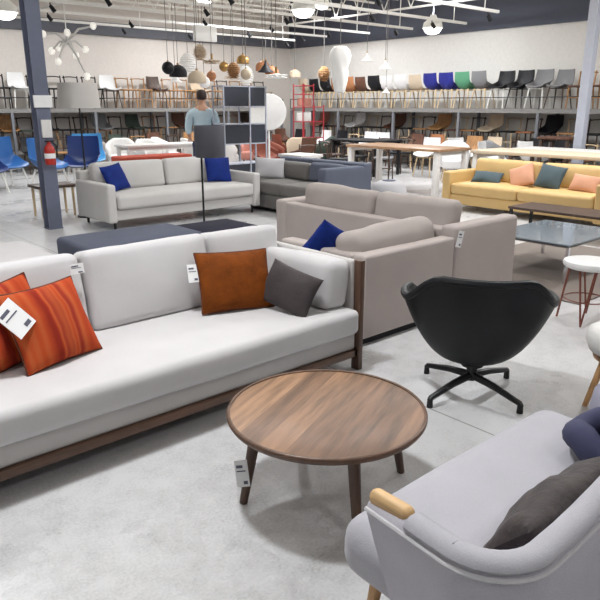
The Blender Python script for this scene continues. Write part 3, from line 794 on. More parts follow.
def cols(kind, m, lm):
    if kind in ('shell', 'arm'): return {'shell': m, 'leg': lm, 'mount': lm}
    if kind == 'wood': return {'seat': m, 'leg': lm, 'backrest': lm, 'stretcher': lm}
    if kind == 'garden': return {'shell': m}
    return {'shell': m, 'seat': m, 'leg': lm}
CN = {'black_plastic': 'black', 'white_plastic': 'white', 'brown_seat': 'brown', 'orange_seat': 'orange-tan', 'cobalt': 'cobalt blue', 'green_seat': 'green', 'grey_seat': 'grey', 'tan_wood': 'tan wooden', 'dark_wood': 'dark wooden', 'cream_seat': 'cream', 'rust_seat': 'rust red', 'rose_seat': 'dusty rose', 'dark_green': 'dark green', 'white_satin': 'white', 'ply_light': 'pale wooden'}

# ------------------------------------------------------------------ wall shelves with display chairs
def rack(name, label, x0, x1, y0, y1, along, z, bays):
    t = wthing(name, label, 'shelf', (x0, y0, 0))
    bm = B(); box(bm, x0, x1, y0, y1, z-.09, z); obj('board', bm, 'shelf_board', t, smooth=False)
    bm = B(); box(bm, x0, x1, y0+.04, y1, .40, .46); obj('board', bm, 'shelf_board', t, smooth=False)
    for i in range(bays+1):
        q = i/bays
        bm = B()
        if along == 'X':
            x = x0+.03+(x1-x0-.06)*q
            for y in (y0+.03, y1-.05): box(bm, x-.03, x+.03, y-.03, y+.03, 0, z-.09)
            box(bm, x-.015, x+.015, y0+.03, y1-.05, .3, .35)
        else:
            y = y0+.03+(y1-y0-.06)*q
            for x in (x0+.03, x1-.05): box(bm, x-.03, x+.03, y-.03, y+.03, 0, z-.09)
            box(bm, x0+.03, x1-.05, y-.015, y+.015, .3, .35)
        obj('upright', bm, 'grey_steel', t, smooth=False)
    bm = B()
    if along == 'X': tube(bm, [(x0, y0+.01, z+.24), (x1, y0+.01, z+.24)], .012, 6); 
    else: tube(bm, [(x0+.01, y0, z+.24), (x0+.01, y1, z+.24)], .012, 6)
    for i in range(bays+1):
        q = i/bays
        p = (x0+(x1-x0)*q, y0+.01) if along == 'X' else (x0+.01, y0+(y1-y0)*q)
        tube(bm, [(p[0], p[1], z-.02), (p[0], p[1], z+.24)], .012, 6)
    obj('guard_rail', bm, 'black_metal', t)
    return t
SZ = 1.42
rack('display_shelf', 'long display shelf along the left wall carrying chairs', 3.2, 13.2, 15.75, 16.65, 'X', SZ, 5)
rack('display_shelf', 'long display shelf along the right wall carrying stool-height chairs', 13.35, 14.25, 3.4, 15.6, 'Y', SZ, 6)
seqR = [('black_plastic', 'dark_wood', 'wood'), ('black_plastic', 'dark_wood', 'shell'), ('black_plastic', 'tan_wood', 'shell'), ('black_plastic', 'tan_wood', 'wood'), ('brown_seat', 'tan_wood', 'wood'), ('brown_seat', 'tan_wood', 'wood'), ('grey_seat', 'dark_wood', 'shell'), ('grey_seat', 'white_steel', 'arm'), ('black_plastic', 'black_metal', 'arm'), ('black_plastic', 'white_steel', 'shell'),
        ('grey_seat', 'ply_light', 'arm'), ('green_seat', 'ply_light', 'shell'), ('cobalt', 'ply_light', 'arm'), ('cobalt', 'ply_light', 'arm'), ('cream_seat', 'ply_light', 'shell'), ('white_plastic', 'ply_light', 'arm'), ('white_plastic', 'ply_light', 'shell'),
        ('black_plastic', 'ply_light', 'arm'), ('brown_seat', 'ply_light', 'shell'), ('orange_seat', 'ply_light', 'arm'), ('orange_seat', 'ply_light', 'shell'), ('black_plastic', 'ply_light', 'arm'), ('black_plastic', 'ply_light', 'shell'), ('cream_seat', 'ply_light', 'shell'), ('black_plastic', 'ply_light', 'arm'), ('black_plastic', 'ply_light', 'shell')]
for i, (m, lm, k) in enumerate(seqR):
    y = 4.45+i*.47
    if y < 6.1: continue
    i_ = i-4
    kk = 'arm' if (k == 'shell' and i % 2) else k
    if y > 15.4: break
    chair(kk, (13.78, y, SZ+.005), R(-90 if i > 9 else 90)+R((i*37) % 5-2), "%s chair atop the right wall shelf, %s from the view's right edge" % (CN[m], nth(i_)), cols(kk, m, lm), 'chairs on the right wall shelf')
seqL = [('black_plastic', 'black_metal'), ('black_plastic', 'black_metal'), ('white_plastic', 'white_steel'), ('black_plastic', 'black_metal'), ('black_plastic', 'black_metal'), ('black_plastic', 'black_metal'), ('black_plastic', 'black_metal'), ('white_plastic', 'dark_wood'), ('tan_wood', 'tan_wood'), ('tan_wood', 'tan_wood'), ('dark_wood', 'tan_wood'), ('tan_wood', 'tan_wood'), ('tan_wood', 'tan_wood'), ('cream_seat', 'tan_wood'), ('tan_wood', 'tan_wood'), ('tan_wood', 'dark_wood'), ('brown_seat', 'tan_wood'), ('tan_wood', 'tan_wood'), ('cream_seat', 'dark_wood'), ('rose_seat', 'tan_wood')]
for i, (m, lm) in enumerate(seqL):
    x = 4.7+i*.45
    if x < 5.05: continue
    if x > 13: break
    k = 'wood' if i not in (2, 7, 10, 13) else 'shell'
    chair(k, (x, 16.2, SZ+.005), R(180)+R((i*53) % 7-3), "%s chair atop the left wall shelf, %s from the view's left edge" % (CN[m], nth(i-1)), cols(k, m, lm), 'chairs on the left wall shelf')
seqL2 = ['black_plastic', 'tan_wood', 'dark_green', 'black_plastic', 'black_plastic', 'dark_wood', 'grey_seat', 'black_plastic', 'dark_green', 'black_plastic', 'tan_wood', 'brown_seat', 'tan_wood', 'dark_wood', 'cobalt', 'tan_wood', 'dark_wood', 'rose_seat', 'black_plastic', 'brown_seat']
for i, m in enumerate(seqL2[:18]):
    if i < 1: continue
    k = ('wood', 'arm', 'wood', 'shell', 'wood')[i % 5]
    chair(k, (4.75+i*.47, 16.22, .465), R(180+(i*41) % 9-4), "%s chair on the left shelf's lower board, %s from the view's left edge" % (CN[m], nth(i-1)), cols(k, m, 'dark_wood' if i % 3 else 'tan_wood'), 'chairs on the lower left shelf board')
seqR2 = ['black_plastic', 'dark_wood', 'black_plastic', 'brown_seat', 'black_plastic', 'tan_wood', 'black_plastic', 'orange_seat', 'black_plastic', 'cream_seat', 'tan_wood', 'brown_seat', 'tan_wood', 'tan_wood', 'black_plastic', 'brown_seat', 'black_plastic', 'black_plastic', 'white_plastic', 'brown_seat', 'black_plastic', 'rose_seat', 'rust_seat']
for i, m in enumerate(seqR2[:22]):
    if i < 4: continue
    k = ('arm', 'wood', 'wood')[i % 3]
    chair(k, (13.83, 4.5+i*.49, .465), R(90+(i*29) % 9-4), "%s chair on the right shelf's lower board, %s from the view's right edge" % (CN[m], nth(i-4)), cols(k, m, 'ply_light' if i % 3 == 2 else 'dark_wood'), 'chairs on the lower right shelf board')
# chairs standing on the floor below the shelves
seqLF = ['dark_wood', 'black_plastic', 'tan_wood', 'black_plastic', 'black_plastic', 'dark_green', 'black_plastic', 'brown_seat', 'black_plastic', 'tan_wood', 'tan_wood', 'brown_seat', 'tan_wood', 'black_plastic', 'rust_seat', 'brown_seat']
for i, m in enumerate(seqLF):
    if i < 1: continue
    k = ('wood', 'shell', 'wood', 'arm')[i % 4]
    chair(k, (4.9+i*.53, 15.15+.12*(i % 2), 0), R(180+(i*41) % 16-8), "%s chair on the floor below the left shelf, %s from view's left edge" % (CN[m], nth(i-1)), cols(k, m, 'dark_wood' if i % 3 else 'tan_wood'), 'floor chairs below the left shelf')
seqRF = ['black_plastic', 'brown_seat', 'black_plastic', 'black_plastic', 'dark_wood', 'cream_seat', 'tan_wood', 'tan_wood', 'orange_seat', 'brown_seat', 'white_plastic', 'white_plastic', 'white_plastic', 'black_plastic', 'black_plastic', 'white_plastic', 'grey_seat', 'black_plastic']
for i, m in enumerate(seqRF):
    if i < 1: continue
    k = ('arm', 'wood')[i % 3 == 1]
    chair(k, (12.95-.1*(i % 2), 5.6+i*.54, 0), R(90+(i*29) % 16-8), "%s chair on the floor below the right shelf, %s from view's right edge" % (CN[m], nth(i-1)), cols(k, m, 'ply_light' if i % 2 else 'dark_wood'), 'floor chairs below the right shelf')

# ------------------------------------------------------------------ floor groups in the middle of the showroom
BL = [(4.1, 13.0, 20, 'blue_plastic', 'bright blue moulded garden chair cut by the left edge'), (4.62, 12.3, 40, 'blue_plastic', 'bright blue moulded garden chair just left of the blue column'), (5.9, 13.4, -20, 'sky_plastic', 'sky blue moulded garden chair right of the blue column'), (5.3, 12.4, -40, 'deep_plastic', 'dark blue moulded garden chair just right of the blue column'), (3.5, 12.3, 10, 'deep_plastic', 'dark blue garden chair at the far left edge of the floor')]
for (x, y, a, m, lab) in BL: chair('garden', (x, y, 0), R(180+a), lab, cols('garden', m, m))
WT = [(6.7, 13.55, 'first'), (7.05, 12.85, 'second'), (7.75, 13.45, 'third'), (8.1, 12.75, 'fourth'), (8.4, 12.1, 'fifth')]
WT = sorted([p[:2] for p in WT], key=lambda p: math.atan2(p[0], p[1]))
WT = [p+(n_,) for p, n_ in zip(WT, ('first', 'second', 'third', 'fourth', 'fifth'))]
for i, (x, y, n_) in enumerate(WT):
    chair('tub', (x, y, 0), R(150+i*35), 'white tub chair behind the red bench, %s from the left' % n_, cols('tub', 'white_satin', 'ply_light'), 'white tub chairs behind the red bench')
chair('tub', (6.5, 14.35, 0), R(200), 'grey-beige tub chair behind the sky blue garden chair', cols('tub', 'beige_cushion', 'dark_wood'))
RS = [(8.6, 10.9, 'rust_seat'), (9.2, 11.3, 'rust_seat'), (9.75, 10.95, 'brown_seat'), (10.15, 11.5, 'cream_seat'), (10.8, 11.5, 'dark_green'), (9.5, 12.4, 'rose_seat'), (10.5, 12.5, 'rust_seat')]
RS.sort(key=lambda p: math.atan2(p[0], p[1]))
for i, (x, y, m) in enumerate(RS):
    chair('arm' if i % 2 else 'tub', (x, y, 0), R(120+i*47), '%s upholstered chair in the rust group near the red rack, %s from the left' % (CN[m], nth(i)), cols('arm' if i % 2 else 'tub', m, 'dark_wood'), 'rust and cream chairs by the red rack')
WR = [(11.6, 9.0, 'white_plastic'), (12.0, 8.4, 'white_plastic'), (11.2, 8.0, 'white_plastic'), (12.25, 7.6, 'grey_seat'), (11.3, 7.2, 'white_plastic'), (12.1, 6.8, 'white_plastic')]
WR.sort(key=lambda p: math.atan2(p[0], p[1]))
for i, (x, y, m) in enumerate(WR):
    chair('tub' if i in (1, 4) else 'arm', (x, y, 0), R(100+i*31), '%s chair behind the white-legged dining table, %s from the left' % (CN[m], nth(i)), cols('tub' if i in (1, 4) else 'arm', m, 'ply_light'), 'white chairs behind the dining tables')

DW = [(10.3, 9.9, 90, 'black_plastic'), (10.3, 10.6, 90, 'dark_wood'), (11.8, 9.9, -90, 'black_plastic'), (11.8, 10.6, -90, 'dark_wood'), (9.5, 9.6, 140, 'black_plastic'), (8.9, 10.0, 20, 'dark_wood'), (10.4, 9.2, 60, 'grey_seat')]
DL = ['left front', 'left back', 'right front', 'right back', 'lone nearest', 'lone farther left', 'lone grey-seated']
for (x, y, a, m), l_ in zip(DW, DL): chair('wood', (x, y, 0), R(-a), '%s chair at the distant dark dining table, %s' % (CN[m], l_), cols('wood', m, 'dark_wood'), 'chairs at the dark dining table')

def table(label, x0, x1, y0, y1, z, tm, lm, th=.04, lw=.035, cat='table'):
    t = wthing('dining_table', label, cat, ((x0+x1)/2, (y0+y1)/2, 0))
    bm = B(); box(bm, x0, x1, y0, y1, z-th, z, .006); obj('table_top', bm, tm, t, angle=30)
    for x in (x0+lw+.03, x1-lw-.03):
        for y in (y0+lw+.03, y1-lw-.03):
            bm = B(); box(bm, x-lw, x+lw, y-lw, y+lw, 0, z-th, .004); obj('leg', bm, lm, t, angle=30)
    for y in (y0+.08, y1-.1):
        bm = B(); box(bm, x0+.08, x1-.08, y, y+.02, z-th-.07, z-th); obj('apron', bm, lm, t, smooth=False)
    return t
table('wood-topped dining table on thick white legs left of the tan sofa', 9.0, 9.95, 6.75, 8.9, .79, 'table_wood', 'white_satin', .045, .045)
table('pale-topped long dining table directly behind the tan sofa', 9.25, 10.15, 3.4, 6.3, .80, 'cream_seat', 'white_satin', .05, .04)
table('white-topped dining table, second behind the tan sofa', 10.5, 11.35, 3.6, 6.4, .77, 'white_satin', 'dark_wood', .04, .03)
table('dark dining table before the red-brown chairs in the distance', 10.6, 11.5, 9.6, 11.0, .76, 'black_plastic', 'black_metal', .04, .03)
table('red-brown dining table right of the pale grey column', 12.1, 12.7, 4.2, 5.3, .95, 'rose_seat', 'dark_wood', .04, .03)
table('brown dining table near the right-hand shelf', 11.85, 12.4, 5.95, 6.6, .92, 'brown_seat', 'dark_wood', .04, .03)
table('white work table right behind the red bench', 5.9, 7.5, 11.65, 12.2, .76, 'white_satin', 'white_satin', .04, .03)
table('white table just beyond the pale pillow of the dark sectional', 7.25, 7.75, 8.2, 8.8, .70, 'white_satin', 'white_satin', .05, .035)
t = wthing('bench', 'red upholstered bench behind the pale grey sofa', 'bench', (6.15, 11.2, 0))
bm = B(); rb(bm, 5.45, 6.9, 10.95, 11.45, .46, .6, .03, (0, 0, .01), 5); obj('seat', bm, 'red_fabric', t)
legs_at(t, [(5.55, 11.05), (6.8, 11.05), (5.55, 11.35), (6.8, 11.35)], .47, .02, .016, 'ply_light')
# small black tables / dark side tables near the blue column
t = wthing('side_table', 'small dark-topped side table on pale legs beside the blue column', 'side table', (3.3, 9.2, 0))
bm = B(); box(bm, 3.2, 3.75, 9.0, 9.4, .40, .44, .005); obj('table_top', bm, 'dark_wood', t, angle=30)
legs_at(t, [(3.25, 9.05), (3.7, 9.05), (3.25, 9.35), (3.7, 9.35)], .40, .02, .016, 'ply_light')

# storage cube, round screen, red rack
t = wthing('cube_unit', 'white-framed cube storage unit with dark panels, beside the person', 'shelving unit', (6.68, 9.1, 0))
X0, X1, XM, Y0, Y1 = 6.26, 7.12, 6.78, 8.95, 9.25
zs = [.04, .23, .56, .88, 1.2, 1.47, 1.79]
bm = B()
for x in (X0, XM, X1):
    for y in (Y0, Y1): box(bm, x-.01, x+.01, y-.01, y+.01, 0, 1.8)
for z in zs: box(bm, X0-.01, X1+.01, Y0, Y1, z-.008, z+.008)
obj('frame', bm, 'column_grey', t, smooth=False)
for k in (1, 3, 5):
    for (a, b) in ((X0, XM), (XM, X1)):
        bm = B(); box(bm, a+.014, b-.014, Y0+.01, Y0+.03, zs[k]+.013, zs[k+1]-.013); obj('panel', bm, 'panel_dark', t, smooth=False)
bm = B(); box(bm, XM+.014, X1-.014, Y0+.01, Y0+.03, zs[4]+.013, zs[5]-.013); obj('panel', bm, 'white_satin', t, smooth=False)['label'] = 'white panel'
t = wthing('round_screen', 'large round white screen on a stand right of the cube unit', 'screen', (7.40, 9.22, 0))
bm = B(); lathe(bm, [(0, -.015), (.30, -.015), (.31, 0), (.30, .015), (0, .015)], (0, 0, 0), 40)
bmesh.ops.rotate(bm, verts=bm.verts, cent=(0, 0, 0), matrix=Matrix.Rotation(R(90), 3, 'X')); bmesh.ops.rotate(bm, verts=bm.verts, cent=(0, 0, 0), matrix=Matrix.Rotation(R(-35), 3, 'Z'))
bmesh.ops.translate(bm, verts=bm.verts, vec=(7.40, 9.22, 1.38)); obj('disc', bm, 'white_satin', t, angle=40)
bm = B(); tube(bm, [(7.42, 9.25, 0), (7.42, 9.25, 1.3)], .018, 8); tube(bm, [(7.2, 9.25, .015), (7.64, 9.25, .015)], .015, 6); tube(bm, [(7.42, 9.05, .015), (7.42, 9.45, .015)], .015, 6); obj('stand', bm, 'white_steel', t)
t = wthing('wire_rack', 'red steel display rack beyond the dark sectional', 'shelving unit', (11.42, 12.6, 0))
bm = B()
for x in (11.07, 11.42, 11.77):
    for y in (12.45, 12.8): tube(bm, [(x, y, 0), (x, y, 2 if x < 11.52 else 1.5)], .016, 6)
obj('upright', bm, 'red_steel', t)
for z, x1 in ((.3, 11.77), (.7, 11.77), (1.1, 11.77), (1.45, 11.77), (1.75, 11.42), (1.95, 11.42)):
    bm = B(); tube(bm, [(11.07, 12.45, z), (x1, 12.45, z), (x1, 12.8, z), (11.07, 12.8, z), (11.07, 12.45, z)], .013, 6)
    for k in range(1, 5): tube(bm, [(11.07+(x1-11.07)*k/5, 12.45, z), (11.07+(x1-11.07)*k/5, 12.8, z)], .007, 5)
    obj('tier', bm, 'red_steel', t)
for (x0, x1, z, h, m, n_, lab) in ((11.12, 11.37, 1.102, .22, 'white_satin', 'storage_box', 'white box on the red rack, lower of the two'), (11.47, 11.72, 1.462, .0, 'red_fabric', '', ''), (11.14, 11.38, 1.462, .2, 'rose_seat', 'storage_box', 'pinkish box on the red rack, upper of the two')):
    if n_:
        o = obj(n_, rb(B(), x0, x1, 12.47, 12.75, z+.008, z+h, .01), m, None); tag(o, lab, 'box')

# big drum lamp and branch chandelier at the left
t = wthing('floor_lamp', 'floor lamp with a wide pale drum shade behind the pale sofa', 'lamp', (3.8, 8.8, 0))
bm = B(); lathe(bm, [(0, 0), (.16, 0), (.16, .02), (.02, .03), (0, .03)], (3.8, 8.8, 0), 24); obj('base', bm, 'black_metal', t)
bm = B(); tube(bm, [(3.8, 8.8, .02), (3.8, 8.8, 1.52)], .012, 8); obj('pole', bm, 'black_metal', t)
bm = B(); lathe(bm, [(.28, 1.46), (.25, 1.78), (.245, 1.78), (.275, 1.46), (.28, 1.46)], (3.8, 8.8, 0), 40); sh = obj('lamp_shade', bm, 'shade_linen', t)
bm = B(); tube(bm, [(3.55, 8.8, 1.75), (4.05, 8.8, 1.75)], .006, 5); tube(bm, [(3.8, 8.8, 1.5), (3.8, 8.8, 1.75)], .008, 5); obj('fitting', bm, 'black_metal', t)
t = wthing('branch_chandelier', 'white branching chandelier with lit tips above the wide drum shade', 'chandelier', (4.1, 9.7, 2.3))
random.seed(11)
bm = B(); tube(bm, [(4.1, 9.7, 2.35), (4.1, 9.7, WZ)], .008, 6); obj('cord', bm, 'white_steel', t)
for k in range(9):
    a = R(40*k+10); rr_ = .22+.16*random.random(); z = 1.86+.75*random.random()
    e = Vector((4.1+rr_*math.cos(a), 9.7+rr_*math.sin(a), z)); m_ = Vector((4.1+.45*rr_*math.cos(a), 9.7+.45*rr_*math.sin(a), (z+2.3)/2+.1))
    bm = B(); tube(bm, [(4.1, 9.7, 2.36), m_, e], [.02, .016, .012], 6); br = obj('branch', bm, 'white_satin', t)
    bm = B(); lathe(bm, [(0, -.05), (.03, -.035), (.045, 0), (.03, .04), (0, .05)], tuple(e), 12); obj('bulb', bm, 'lamp_glass', br)

# ------------------------------------------------------------------ pendant lamps
def pendant(kind, x, y, z, label, s=1.0, m='paper'):
    s *= .8
    t = wthing('pendant_lamp', label, 'lamp', (x, y, z), 'pendant lamps over the showroom floor')
    bm = B(); tube(bm, [(x, y, z+.1*s), (x, y, WZ)], .0045, 5); obj('cord', bm, 'cord', t)
    bm = B(); c = (x, y, z)
    if kind == 'globe':
        lathe(bm, [(.13*s*math.sin(math.pi*k/12), -.13*s*math.cos(math.pi*k/12)) for k in range(13)], c, 20)
    elif kind == 'cone':
        lathe(bm, [(.17*s, -.1*s), (.1*s, -.04*s), (.03*s, .06*s), (.02*s, .12*s), (.015*s, .12*s), (.025*s, .05*s), (.09*s, -.045*s), (.165*s, -.1*s), (.17*s, -.1*s)], c, 24)
    elif kind == 'dome':
        lathe(bm, [(.16*s, -.09*s)]+[(.16*s*math.cos(math.pi/2*k/6), -.02*s+.14*s*math.sin(math.pi/2*k/6)) for k in range(7)]+[(.15*s*math.cos(math.pi/2*k/6), -.03*s+.13*s*math.sin(math.pi/2*k/6)) for k in range(6, -1, -1)]+[(.15*s, -.09*s), (.16*s, -.09*s)], c, 24)
    elif kind == 'flower':
        lathe(bm, [(0, -.03*s), (.06*s, -.04*s), (.07*s, 0), (.06*s, .04*s), (0, .05*s)], c, 14)
        for k in range(10):
            a = 2*math.pi*k/10
            for tz in (-.06, .05):
                d = Vector((math.cos(a+tz*3), math.sin(a+tz*3), tz*2)); tube(bm, [Vector(c)+d*.04*s, Vector(c)+d*.12*s, Vector(c)+d*.19*s], [.02*s, .045*s, .015*s], 7, flat=.35)
    elif kind == 'slats':
        for k in range(9):
            z_ = -.16+.04*k; r_ = .17*math.sqrt(max(.05, 1-(z_/.19)**2))
            lathe(bm, [(r_*s, z_*s), ((r_-.04)*s, (z_+.035)*s), ((r_-.045)*s, (z_+.035)*s), ((r_-.005)*s, z_*s), (r_*s, z_*s)], c, 22)
    o = obj('lamp_shade', bm, m, t, angle=60)
    bm = B(); tube(bm, [(x, y, z+.02*s), (x, y, z+.15*s)], .02*s, 8); obj('socket', bm, 'brass', o)
    return t
PL = [('globe', 5.43, 9.2, 2.04, .9, 'black_plastic', 'black'), ('dome', 5.81, 9.54, 2.01, 1.1, 'black_plastic', 'black'), ('slats', 6.2, 9.86, 2.15, 1.1, 'paper', 'white'), ('dome', 5.76, 8.92, 1.9, 1.1, 'cream_seat', 'cream'), ('slats', 6.63, 10.14, 2.36, .9, 'cream_seat', 'cream'),
      ('flower', 6.22, 9.18, 2.16, 1.0, 'cream_seat', 'cream'), ('globe', 7.0, 10.6, 1.9, 1.0, 'paper', 'white'), ('slats', 6.22, 8.6, 2.0, .8, 'tan_wood', 'tan wood'), ('globe', 6.75, 9.6, 2.12, .8, 'brass', 'brass'), ('dome', 6.59, 8.85, 2.19, .8, 'brass', 'brass'),
      ('slats', 7.35, 9.8, 1.99, 1.1, 'paper', 'white'), ('cone', 6.85, 8.6, 2.08, 1.0, 'black_plastic', 'black'), ('dome', 7.58, 9.6, 2.15, 1.0, 'orange_seat', 'copper orange'), ('globe', 6.32, 8.42, 1.95, .8, 'cream_seat', 'cream'), ('flower', 7.63, 10.6, 2.0, 1.0, 'cream_seat', 'cream'),
      ('flower', 6.67, 8.12, 1.92, 1.15, 'paper', 'white'), ('dome', 7.9, 9.1, 2.02, .8, 'cream_seat', 'cream'), ('cone', 8.29, 7.35, 2.11, .75, 'paper', 'white'), ('cone', 8.8, 8.23, 2.29, .75, 'paper', 'white'), ('cone', 9.82, 8.67, 1.77, .6, 'paper', 'white'),
      ('cone', 6.56, 10.88, 1.97, .9, 'paper', 'white'), ('globe', 7.5, 11.1, 2.04, .9, 'orange_seat', 'copper orange'), ('dome', 7.1, 8.75, 2.02, .9, 'orange_seat', 'copper orange'), ('slats', 7.75, 8.2, 1.98, .8, 'tan_wood', 'tan wood')]
PW = ['above the left end of the cluster', 'second from the left, left of the person', 'above and left of the person', 'low over the person, left of the head', 'high in the cluster', 'above the person', 'behind the person', 'between the person and the cube unit top', 'left above the cube unit', 'highest over the cube unit', 'behind the cube unit top', 'over the right edge of the cube unit', 'just right of the cube unit', 'low over the middle of the cube unit', 'far behind the cluster', 'above the round screen', 'between the round screen and the red rack', 'nearest right of the tall sculptural lamp', 'high beside the tall sculptural lamp', 'low over the far dining chairs', 'low behind the black globe at left', 'far back of the cluster', 'over the round screen, lower', 'over the dark sectional']
for (k, x, y, z, s, m, cn), wh in zip(PL, PW):
    pendant(k, x, y, z, '%s %s pendant lamp hanging %s' % (cn, {'slats': 'slatted', 'flower': 'petal', 'globe': 'globe', 'dome': 'dome', 'cone': 'cone'}[k], wh), s, m)
t = wthing('pendant_lamp', 'tall white sculptural pendant lamp like a long paper lantern, centre right', 'lamp', (7.05, 7.12, 2.0))
bm = B(); tube(bm, [(7.05, 7.12, 2.3), (7.05, 7.12, WZ)], .006, 5); obj('cord', bm, 'cord', t)
bm = B(); prof = [(0, 2.32), (.08, 2.31), (.13, 2.26), (.155, 2.18), (.145, 2.1), (.12, 2.02), (.125, 1.94), (.11, 1.84), (.09, 1.76), (.075, 1.69), (.06, 1.67), (0, 1.67)]
lathe(bm, prof, (7.05, 7.12, 0), 28)
for v in bm.verts:
    a = math.atan2(v.co.y-7.12, v.co.x-7.05); k = 1+.06*math.sin(6*a+v.co.z*14); v.co.x = 7.05+(v.co.x-7.05)*k; v.co.y = 7.12+(v.co.y-7.12)*k
obj('lamp_shade', bm, 'paper', t, angle=80)
o = wthing('hanging_sign', 'blank white box sign hanging from the ceiling over the person', 'sign', (6.15, 9.24, 2.6))
bm = B(); box(bm, 5.95, 6.35, 9.2, 9.28, 2.46, 2.69, .01); obj('panel', bm, 'paper', o, angle=30)
for x in (6.0, 6.3):
    bm = B(); tube(bm, [(x, 9.24, 2.69), (x, 9.24, WZ)], .005, 5); obj('hanger', bm, 'cord', o)

# ------------------------------------------------------------------ person seen from behind
def skin_mesh(name, verts, edges, radii, m, parent, root=0, sub=2):
    me = bpy.data.meshes.new(name); me.from_pydata(verts, edges, [])
    o = bpy.data.objects.new(name, me); COL.objects.link(o)
    o.modifiers.new('s', 'SKIN'); me.skin_vertices[0].data
    for i, r_ in enumerate(radii):
        me.skin_vertices[0].data[i].radius = r_ if isinstance(r_, tuple) else (r_, r_)
        me.skin_vertices[0].data[i].use_root = (i == root)
    sb = o.modifiers.new('d', 'SUBSURF'); sb.levels = sub; sb.render_levels = sub
    dg = bpy.context.evaluated_depsgraph_get(); ev = o.evaluated_get(dg)
    m2 = bpy.data.meshes.new_from_object(ev); m2.name = name
    o.modifiers.clear(); o.data = m2
    for p in m2.polygons: p.use_smooth = True
    m2.materials.clear(); m2.materials.append(M[m])
    if parent: o.parent = parent
    return o
pt = thing('person', 'person in a light blue shirt seen from behind near the cube unit', 'person', (6.35, 9.72, 0), R(-30))
V = [(0, 0, .93), (0, -.01, 1.12), (0, 0, 1.3), (0, 0, 1.42), (0, .01, 1.5), (0, .02, 1.58), (0, .02, 1.645),
     (-.19, 0, 1.37), (-.25, -.02, 1.12), (-.22, .14, .96), (.19, 0, 1.37), (.25, -.02, 1.12), (.22, .14, .96),
     (-.1, 0, .85), (-.11, .01, .48), (-.11, -.02, .08), (-.12, .1, .035), (.1, 0, .85), (.11, .01, .48), (.11, -.02, .08), (.12, .1, .035)]
Ed = [(0, 1), (1, 2), (2, 3), (3, 4), (4, 5), (5, 6), (3, 7), (7, 8), (8, 9), (3, 10), (10, 11), (11, 12), (0, 13), (13, 14), (14, 15), (15, 16), (0, 17), (17, 18), (18, 19), (19, 20)]
Rr = [(.15, .11), (.14, .1), (.16, .11), (.1, .08), .05, (.075, .09), (.07, .085), .06, .042, .034, .06, .042, .034, .085, .058, .042, .035, .085, .058, .042, .035]
body = skin_mesh('body', V, Ed, Rr, 'skin', pt)
for s, wv in ((-1, V[9]), (1, V[12])):       # fingers and thumb on each hand
    for k in range(4):
        bm_v = Vector(wv)+Vector((s*.008*(k-1.5), .02, -.01)); L_ = (.07, .08, .075, .06)[k]
        bm = B(); q = Vector((s*.012*(k-1.5), L_*.6, -.03)); tube(bm, [bm_v, bm_v+q, bm_v+q+Vector((0, L_*.3, -.035))], [.011, .009, .007], 6)
        obj('finger', bm, 'skin', body, loc=Z0)
    bm = B(); tube(bm, [Vector(wv), Vector(wv)+Vector((-s*.03, .03, 0)), Vector(wv)+Vector((-s*.035, .06, -.01))], [.013, .01, .008], 6); obj('thumb', bm, 'skin', body, loc=Z0)
SV = [(0, -.005, .86), (0, -.01, 1.05), (0, 0, 1.28), (0, 0, 1.40), (-.19, 0, 1.375), (-.235, -.015, 1.2), (-.25, -.02, 1.09), (-.235, .06, 1.03), (.19, 0, 1.375), (.235, -.015, 1.2), (.25, -.02, 1.09), (.235, .06, 1.03), (0, .005, 1.46)]
SE = [(0, 1), (1, 2), (2, 3), (3, 4), (4, 5), (5, 6), (6, 7), (3, 8), (8, 9), (9, 10), (10, 11), (3, 12)]
SR = [(.18, .135), (.17, .125), (.185, .13), (.12, .10), .085, .07, .06, .055, .085, .07, .06, .055, (.065, .06)]
skin_mesh('shirt', SV, SE, SR, 'shirt', pt)
TV = [(0, 0, .9), (-.1, 0, .82), (-.11, .01, .48), (-.11, -.02, .09), (.1, 0, .82), (.11, .01, .48), (.11, -.02, .09)]
skin_mesh('trousers', TV, [(0, 1), (1, 2), (2, 3), (0, 4), (4, 5), (5, 6)], [(.16, .12), .1, .075, .06, .1, .075, .06], 'denim', pt)
bm = B(); lathe(bm, [(0, -.09), (.07, -.075), (.088, -.02), (.085, .03), (.06, .075), (0, .09)], (0, -.005, 1.665), 18, 1.15); obj('hair', bm, 'hair', pt, loc=Z0, angle=80)
for s in (-1, 1):
    bm = B(); lathe(bm, [(0, -.03), (.012, -.02), (.016, .005), (.01, .03), (0, .032)], (s*.083, .03, 1.61), 10, 1.6); obj('ear', bm, 'skin', body, loc=Z0)
    bm = B(); lathe(bm, [(0, -.008), (.009, 0), (0, .008)], (s*.03, .105, 1.625), 10); obj('eye', bm, 'white_satin', body, loc=Z0)
    bm = B(); rb(bm, s*.11-.045, s*.11+.045, -.08, .19, 0, .07, .03, n=3); obj('shoe', bm, 'dark_wood', pt, loc=Z0)
bm = B(); tube(bm, [(0, .10, 1.63), (0, .125, 1.595), (0, .108, 1.585)], [.008, .014, .01], 8); obj('nose', bm, 'skin', body, loc=Z0)
bm = B(); tube(bm, [(-.022, .103, 1.558), (0, .108, 1.556), (.022, .103, 1.558)], .006, 6); obj('mouth', bm, 'rose_seat', body, loc=Z0)

